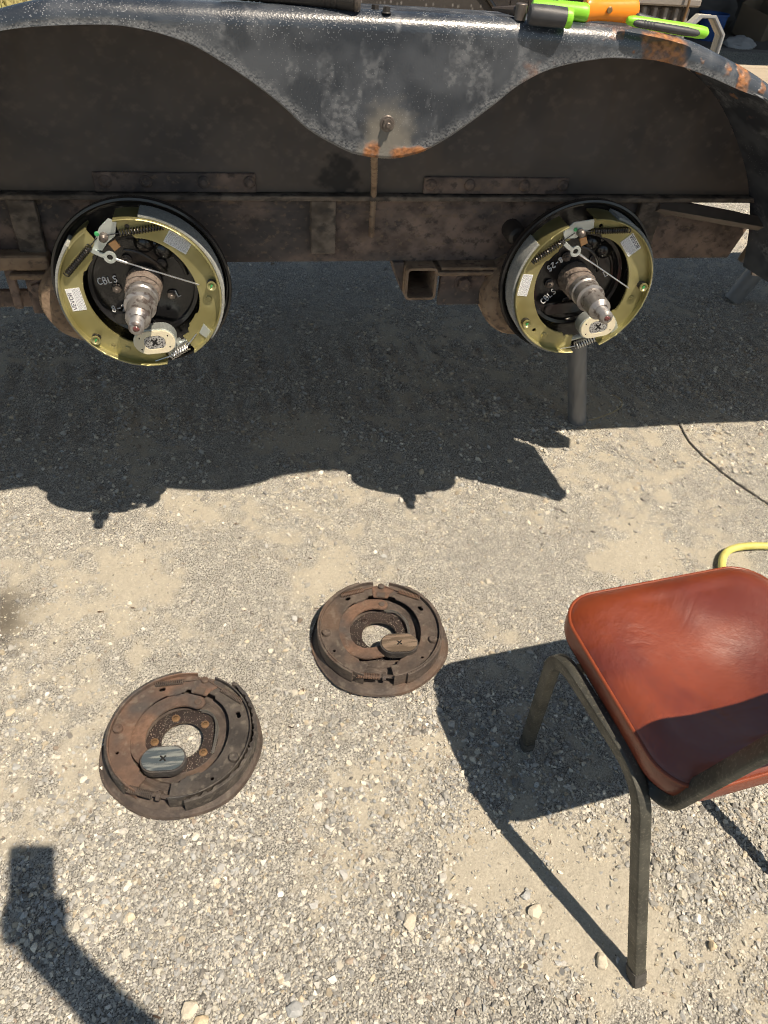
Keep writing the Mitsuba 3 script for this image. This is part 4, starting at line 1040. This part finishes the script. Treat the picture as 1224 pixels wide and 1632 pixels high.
# ------------------------------------------------------------------ tools on the fender
def capsule_grip(A, B, prof, n=24, flat=(1.0, 1.0), up=(0, 0, 1)):
    """Handle along A-B; prof = (t, radius) pairs."""
    A, B = np.asarray(A, float), np.asarray(B, float)
    t = np.array([p[0] for p in prof]); r = np.array([p[1] for p in prof])
    return tube(A + (B - A) * t[:, None], r, n, flat=flat, up=up)
def soft(n=10, r=1.0, a=0.0, b=1.0, e=0.08):
    s = np.sin(np.linspace(0, PI / 2, n))
    left = [(a + e * (1 - math.cos(x)), r * max(0.06, math.sin(x))) for x in np.linspace(0, PI / 2, n)]
    right = [(b - e * (1 - math.cos(x)), r * max(0.06, math.sin(x))) for x in np.linspace(PI / 2, 0, n)]
    return left + right
k = thing('tool_handle', 'black ribbed tool handle lying on the fender at the top edge', 'tool handle')
A, B = (-0.02, 1.262, 1.2665), (0.176, 1.225, 1.2635)
rib = [(0, .004), (.01, .010), (.04, .0145), (.10, .0165)] + [(x + d, .0168 - .0012 * q) for x in (.2, .24, .28) for d, q in ((0, 0), (.012, 1), (.024, 0))] + [(.5, .0160), (.70, .0158)] + [(x + d, .0162 - .0012 * q) for x in (.74, .78, .82) for d, q in ((0, 0), (.012, 1), (.024, 0))] + [(.93, .0165), (.955, .0172)]
part(k, 'grip', capsule_grip(A, B, rib), 'tool_black')
part(k, 'end_cap', capsule_grip(A, B, [(.955, .0160), (.965, .0175), (.985, .0175), (1.0, .0150)]), 'tool_steel')
k = thing('file', 'thin tool with a wooden handle lying on the fender at its upper left', 'tool')
part(k, 'handle', capsule_grip((-0.145, 1.300, 1.2515), (-0.10, 1.297, 1.2515), soft(8, 0.0065)), 'dry_stem')
part(k, 'blade', box(-0.103, -0.055, 1.290, 1.302, 1.2465, 1.2535, 0.001), 'tool_black')

k = thing('needle_nose_pliers', 'needle-nose pliers with grey and lime handles, jaws pointing left, on the fender', 'pliers')
pv = np.array([0.412, 1.226, 1.2560])
tip = np.array([0.378, 1.259, 1.2540])
part(k, 'jaw', tube([tip, tip + (pv - tip) * 0.6, pv + [0.004, -0.002, 0]], [0.0018, 0.0052, 0.0085], 10, flat=(1.0, 0.8)), 'jaw_steel')
part(k, 'jaw', tube([tip + [0.001, 0.003, 0], tip + (pv - tip) * 0.6 + [0.001, 0.006, 0], pv + [0.004, 0.008, 0]], [0.0018, 0.005, 0.008], 10, flat=(1.0, 0.8)), 'jaw_steel')
part(k, 'pivot', at(disc(0.0085, -0.010, 0.010), *pv[:2], pv[2]), 'tool_steel')
h0, h1 = np.array([0.418, 1.208, 1.2560]), np.array([0.480, 1.201, 1.2540])
hd = part(k, 'handle', capsule_grip(h0, h1, [(0, .006), (.02, .0115), (.1, .0132), (.5, .0135), (.86, .0127), (.93, .0125)]), 'tool_grey')
part(hd, 'tip_cap', capsule_grip(h0, h1, [(.86, .0120), (.88, .0132), (.97, .0132), (1.02, .0122), (1.04, .008), (1.045, .002)]), 'tool_green', label='lime green handle tip')
h0, h1 = np.array([0.436, 1.256, 1.2580]), np.array([0.520, 1.236, 1.2570])
hd = part(k, 'handle', capsule_grip(h0, h1, [(0, .004), (.03, .011), (.3, .0125), (.85, .0125), (.95, .0122), (1.0, .010), (1.02, .003)]), 'tool_green')
part(hd, 'inlay', tube([h0 + (h1 - h0) * .05 + [0, 0, .0105], h0 + (h1 - h0) * .45 + [0, 0, .0108]], .0045, 10, flat=(0.6, 1)), 'tool_black')

k = thing('orange_grip', 'orange tool handle lying on the fender between the two pairs of pliers', 'tool handle')
A, B = np.array([0.513, 1.242, 1.2600]), np.array([0.606, 1.258, 1.2600])
part(k, 'grip', capsule_grip(A, B, [(0, .006), (.02, .0135), (.07, .0160), (.16, .0145), (.30, .0135), (.6, .0145), (.88, .0165), (.96, .0160), (1, .011)], flat=(1.0, 0.75)), 'tool_orange')
part(k, 'recess', at(disc(0.0045, 0, 0.0012), 0, 0, 0), 'copper', M=face(0.553, 1.2360, 1.2620))

k = thing('green_pliers', 'lime and grey pliers handle lying on the fender above the rust patch', 'pliers')
A, B = np.array([0.570, 1.206, 1.2545]), np.array([0.700, 1.198, 1.2435])
part(k, 'handle', capsule_grip(A, B, [(0, .004), (.02, .0058), (.08, .0074), (.3, .0083), (.7, .0090), (.9, .0090), (.97, .0078), (1, .004)], flat=(0.95, 1.0)), 'tool_green')
off = np.array([0, -0.0055, -0.0012])
rb = [(.06, .003), (.09, .0056)] + [(x + d, .0071 - .0008 * q) for x in (.16, .20, .24, .28) for d, q in ((0, 0), (.014, 1), (.028, 0))] + [(.4, .0073), (.7, .0077), (.84, .0062), (.88, .003)]
part(k, 'grip_inlay', capsule_grip(A + off, B + off, rb, flat=(0.78, 1.0)), 'tool_grey')
part(k, 'handle', capsule_grip(A + [0.03, 0.040, 0.000], B + [-0.03, 0.03, 0.0], soft(8, 0.006)), 'tool_grey')

# ------------------------------------------------------------------ on the deck and behind
k = thing('pale_crate', 'pale plastic crate end with chamfered corner showing past the lime handle', 'crate')
def cham(x0, z0, x1, z1, c):
    return Polygon([(x0 + c, z0), (x1 - c, z0), (x1, z0 + c), (x1, z1 - c), (x1 - c, z1), (x0 + c, z1), (x0, z1 - c), (x0, z0 + c)])
part(k, 'frame', plate(cham(0.885, 0.9085, 0.975, 1.2165, 0.030).difference(cham(0.890, 0.9135, 0.970, 1.2115, 0.028)), 0, 0.022, 0.0015), 'pale_plastic', smooth=False, M=face(0, 1.632, 0))
part(k, 'rim', plate(cham(0.8835, 0.9085, 0.9765, 1.218, 0.0305).difference(cham(0.8885, 0.9135, 0.9715, 1.213, 0.0285)), 0, 0.006, 0.001), 'tote_lid', smooth=False, M=face(0, 1.6095, 0))
k = thing('tote', 'grey-brown ribbed plastic tote on the trailer deck with an orange cord over it', 'tote')
part(k, 'body', box(0.985, 1.150, 2.10, 2.40, 0.9085, 1.177, 0.01), 'tote_plastic', smooth=False)
for x in np.linspace(0.995, 1.142, 6):
    part(k, 'rib', box(x - 0.005, x + 0.005, 2.078, 2.0995, 0.9095, 1.174, 0.002), 'tote_plastic', smooth=False)
part(k, 'lip', box(0.955, 1.166, 2.065, 2.43, 1.178, 1.197, 0.004), 'tote_plastic', smooth=False)
part(k, 'lid', box(0.965, 1.156, 2.07, 2.425, 1.1975, 1.235, 0.008), 'tote_lid', smooth=False)
single(thing('bungee_cord', 'thin orange cord hanging down the side of the grey-brown tote', 'cord'), tube(spline([(1.120, 2.30, 1.240), (1.120, 2.07, 1.240), (1.122, 2.058, 1.22), (1.121, 2.060, 1.12), (1.118, 2.070, 1.0)], 40), 0.0032, 8), 'copper')

k = thing('garage', 'tan board-sided garage with a dark open bay behind the trailer', 'garage')
x = 0.9
n = 0
while x < 3.30:
    part(k, 'siding_board', box(x, x + 0.193, 9.0 + 0.006 * (n % 2), 9.05, 0.0, 2.9, 0.004), 'siding_tan', smooth=False)
    x += 0.2; n += 1
part(k, 'side_door', box(3.32, 4.25, 9.02, 9.07, 0.0, 2.1, 0.004), 'door_dark', smooth=False, label='dark brown door')
part(k, 'wall', box(3.305, 4.6, 9.08, 9.16, 0.0, 2.9), 'door_dark', smooth=False)
part(k, 'wall', box(0.9, 3.3, 9.06, 9.14, 0.0, 2.9), 'garage_dark', smooth=False)
part(k, 'wall', box(4.5, 4.6, 9.17, 15.0, 0.0, 2.9), 'garage_dark', smooth=False)
part(k, 'wall', box(4.5, 12.0, 15.0, 15.1, 0.0, 2.9), 'garage_dark', smooth=False)
part(k, 'wall', box(12.0, 12.1, 9.0, 15.1, 0.0, 2.9), 'garage_dark', smooth=False)
part(k, 'roof', box(0.4, 12.6, 6.45, 15.6, 2.905, 3.05), 'roof_dark', smooth=False)
part(k, 'floor', box(4.61, 11.99, 9.05, 14.99, 0.0, 0.03), 'clutter_grey', smooth=False)
for x in (3.4, 7.9, 12.3):
    part(k, 'porch_post', box(x, x + 0.12, 6.60, 6.72, -0.02, 2.904, 0.006), 'siding_tan', smooth=False)
k = thing('blue_bin', 'blue plastic bin standing in the dark garage bay', 'bin')
part(k, 'body', at(lathe([(1e-5, 0.0), (0.145, 0.0), (0.165, 0.26), (0.158, 0.26), (0.138, 0.02), (1e-5, 0.02)], 28), 5.62, 9.60, 0.031), 'blue_plastic')
part(k, 'rim', at(lathe([(0.159, 0.25), (0.178, 0.25), (0.178, 0.268), (0.159, 0.268), (0.159, 0.25)], 28), 5.62, 9.60, 0.031), 'blue_plastic')
def crumple(x, y, z, sx, sy, sz, seed):
    m = trimesh.creation.icosphere(3)
    q = m.vertices.copy()
    q *= (0.75 + 0.6 * (meshkit.fbm(q * 2.2 + seed, 3, seed) - 0.2))[:, None]
    m.vertices = q * [sx, sy, sz] + [x, y, z]
    m.vertices[:, 2] = np.maximum(m.vertices[:, 2], 0.031)
    return m
k = thing('cardboard_box', 'open brown cardboard box leaning in the dark garage bay', 'box')
bm = cat([box(-0.25, 0.25, -0.2, -0.194, 0, 0.36), box(-0.25, 0.25, 0.194, 0.2, 0, 0.36), box(-0.25, -0.244, -0.194, 0.194, 0, 0.36), box(0.244, 0.25, -0.194, 0.194, 0, 0.36), box(-0.244, 0.244, -0.194, 0.194, 0, 0.006)])
bm.apply_transform(trimesh.transformations.translation_matrix((6.45, 9.9, 0.10)) @ trimesh.transformations.euler_matrix(0.25, -0.35, 0.5))
part(k, 'body', bm, 'cardboard', smooth=False)
fl = box(-0.25, 0.25, -0.36, -0.2, 0.355, 0.362)
fl.apply_transform(trimesh.transformations.translation_matrix((6.45, 9.9, 0.10)) @ trimesh.transformations.euler_matrix(0.25, -0.35, 0.5))
part(k, 'flap', fl, 'cardboard', smooth=False)
single(thing('rag', 'crumpled pale rag on the garage floor near the front', 'rag'), crumple(5.80, 9.16, 0.06, 0.20, 0.14, 0.09, 4), 'white_cloth', smooth=40)
single(thing('sack', 'slumped grey sack on the garage floor behind the blue bin', 'sack'), crumple(6.05, 10.6, 0.2, 0.42, 0.32, 0.30, 7), 'clutter_grey', smooth=40)
single(thing('sack', 'brownish heaped sack at the right of the garage bay', 'sack'), crumple(7.0, 9.6, 0.14, 0.36, 0.30, 0.24, 9), 'cardboard', smooth=40)

# dry grass far behind at the left: blades joined, nobody could count them
g = np.random.default_rng(5)
bl = []
for _ in range(5200):
    x, y = g.uniform(-7, 0.2), g.uniform(7.5, 15)
    h, a = g.uniform(0.06, 0.22), g.uniform(0, 6.28)
    dx, dy = 0.012 * math.cos(a), 0.012 * math.sin(a)
    lx, ly = g.normal(0, 0.06, 2)
    bl.append([(x - dx, y - dy, -0.01), (x + dx, y + dy, -0.01), (x + lx, y + ly, h)])
bl = np.array(bl).reshape(-1, 3)
single('dry_weeds', TM(bl, np.arange(len(bl)).reshape(-1, 3)), 'dry_grass', smooth=False)
labels['dry_weeds'] = {'label': 'sunlit dry yellow grass behind the trailer', 'category': 'grass', 'kind': 'stuff'}

# ------------------------------------------------------------------ stones to pick out, dry bits
big_stone(0.4345, 0.4345, 0.0145, 0, 'flat cream stone beside the shadow of the chair leg', 24, 0.6)
big_stone(0.4260, 0.4640, 0.0100, 0, 'small grey stone just behind the cream stone by the chair leg shadow', 25, 0.6)
big_stone(-0.006, 0.345, 0.0150, 0, 'rounded grey stone near the bottom edge, left of the middle', 29, 0.6)
big_stone(0.525, 0.340, 0.0135, 0, 'pale broken stone left of the foot of the near chair leg', 28, 0.6)
big_stone(-0.155, 0.350, 0.0150, 0, 'pale yellow stone beside the arm shadow, nearest the bottom', 26, 0.55)
big_stone(-0.175, 0.372, 0.0150, 0, 'rough whitish stone beside the arm shadow, behind the yellow stone', 32, 0.6)
big_stone(0.735, 0.335, 0.0085, 0, 'upright tan stone casting a dark shadow right of the near chair leg', 30, 1.3)
big_stone(-0.470, 1.61, 0.0110, 0, 'white stone at the tip of the left shadow bulge', 36, 0.6)
big_stone(0.205, 0.448, 0.0140, 0, 'angular pale stone in the middle foreground, below the farther brake', 40, 0.6)
g = np.random.default_rng(8)
db, dc = [], []
for _ in range(330):
    x, y = g.uniform(-0.75, 1.6), g.uniform(0.35, 1.65)
    if g.uniform() > math.exp(-((x + 0.25) / 0.45) ** 2 - ((y - 1.25) / 0.3) ** 2) + 0.10:
        continue
    L, a = g.uniform(0.003, 0.010), g.uniform(0, 6.28)
    m = trimesh.Trimesh(g.uniform(-1, 1, (9, 3)) * [L, L * g.uniform(0.12, 0.3), 0.0012] + [0, 0, 0.001]).convex_hull
    m.apply_transform(trimesh.transformations.translation_matrix((x, y, float(height(np.array([x]), np.array([y]))[0]) + 0.0035)) @ trimesh.transformations.euler_matrix(g.normal(0, .1), g.normal(0, .12), a))
    db.append(m)
    dc.append(np.repeat([np.array([0.085, 0.055, 0.037]) * g.uniform(0.6, 1.8)], len(m.vertices), axis=0))
single('bark_bits', cat(db), 'gravel_mat', smooth=False, color=np.vstack(dc))
labels['bark_bits'] = {'label': 'dark slivers of bark and twigs scattered on the gravel', 'category': 'debris', 'kind': 'stuff'}

# ------------------------------------------------------------------ the photographer, whose arm and phone cast the shadow at the lower left
phone = thing('phone', 'dark phone held up in the right hand, its shadow at the lower left', 'phone')
B3 = np.eye(4); B3[:3, 0], B3[:3, 1], B3[:3, 2] = RIGHT, DOWN, FWD
PM = B3.copy(); PM[:3, 3] = CAM
phb = shapely.box(-0.028, -0.056, 0.040, 0.100).buffer(0.008, 6)
part(phone, 'body', plate(phb, -0.013, -0.004, 0.001), 'phone_black', smooth=False, M=PM)

def chain_body(bones):
    out = m3.Manifold()
    for a, ra, b, rb in bones:
        out = out + man(hullspheres(np.array(a), ra, np.array(b), rb))
    m = untri(out.refine_to_length(0.03))
    trimesh.smoothing.filter_taubin(m, iterations=12)
    return m
def cw(r, d, f):   # camera-relative point in the world
    return CAM + r * RIGHT + d * DOWN + f * FWD
person = thing('person', 'standing person in dark shirt and jeans holding up a phone, seen only as a shadow', 'person')
head, neck, chest, waist, hip = (0.50, -0.62, 1.66), (0.50, -0.66, 1.50), (0.50, -0.68, 1.33), (0.50, -0.68, 1.10), (0.50, -0.67, 0.94)
shR, elR = np.array((0.36, -0.64, 1.40)), np.array((0.300, -0.345, 1.165))
palm = cw(0.040, 0.085, -0.046)
wrist = palm + (elR - palm) * 0.28
bones = [(chest, .125, waist, .12), (waist, .12, hip, .13), (neck, .06, chest, .10), (head, .085, neck, .058), (head, .085, (0.50, -0.60, 1.70), .088), (chest, .10, shR, .06), (chest, .10, (0.70, -0.66, 1.40), .06),
         (shR, .060, elR, .052), (elR, .052, wrist, .034), (wrist, .034, palm, .036), ((0.70, -0.66, 1.40), .055, (0.74, -0.68, 1.12), .045), ((0.74, -0.68, 1.12), .043, (0.72, -0.60, 0.88), .030), ((0.72, -0.60, 0.88), .03, (0.72, -0.58, 0.79), .034)]
for s in (-1, 1):
    x = 0.50 + 0.09 * s
    bones += [((x, -0.67, 0.92), .10, (x + .01 * s, -0.66, 0.50), .065), ((x + .01 * s, -0.66, 0.50), .062, (x + .02 * s, -0.68, 0.09), .045), ((x + .02 * s, -0.68, 0.06), .045, (x + .04 * s, -0.52, 0.035), .034)]
part(person, 'body', chain_body(bones), 'skin', smooth=True)
# fingers round the phone's edges
fb = []
for k, d in enumerate((0.040, 0.058, 0.076, 0.094)):
    kn = palm + (cw(0.060, d, -0.020) - palm) * 0.8
    fb += [(palm, .012, kn, .0095), (kn, .0095, cw(0.060, d, -0.006), .0088), (cw(0.060, d, -0.006), .0088, cw(0.036, d + .002, 0.000), .0078)]
th = cw(-0.034, 0.066, -0.020)
fb += [(palm, .014, cw(-0.024, 0.090, -0.030), .0115), (cw(-0.024, 0.090, -0.030), .0115, th, .0098), (th, .0098, cw(-0.036, 0.046, -0.010), .0085)]
o = m3.Manifold()
for a, ra, b, rb in fb:
    o = o + man(hullspheres(np.array(a), ra, np.array(b), rb, 1))
part(person, 'fingers', untri(o), 'skin', smooth=True)
part(person, 'shirt', chain_body([(chest, .138, waist, .132), (waist, .132, hip, .14), (chest, .112, shR, .07), (chest, .112, (0.70, -0.66, 1.40), .07), (shR, .07, shR + (elR - shR) * .6, .064), ((0.70, -0.66, 1.40), .066, (0.73, -0.67, 1.22), .062), ((0.50, -0.66, 1.44), .075, chest, .11)]), 'shirt_cloth', smooth=True)
part(person, 'trousers', chain_body([(hip, .142, (0.50, -0.67, 0.88), .135)] + [(( 0.50 + .09 * s, -0.67, 0.90), .11, (0.50 + .10 * s, -0.66, 0.50), .076) for s in (-1, 1)] + [((0.50 + .10 * s, -0.66, 0.50), .076, (0.50 + .11 * s, -0.68, 0.10), .062) for s in (-1, 1)]), 'denim', smooth=True)
part(person, 'hair', chain_body([((0.50, -0.63, 1.715), .092, (0.50, -0.65, 1.67), .088)]), 'hair_brown', smooth=True)
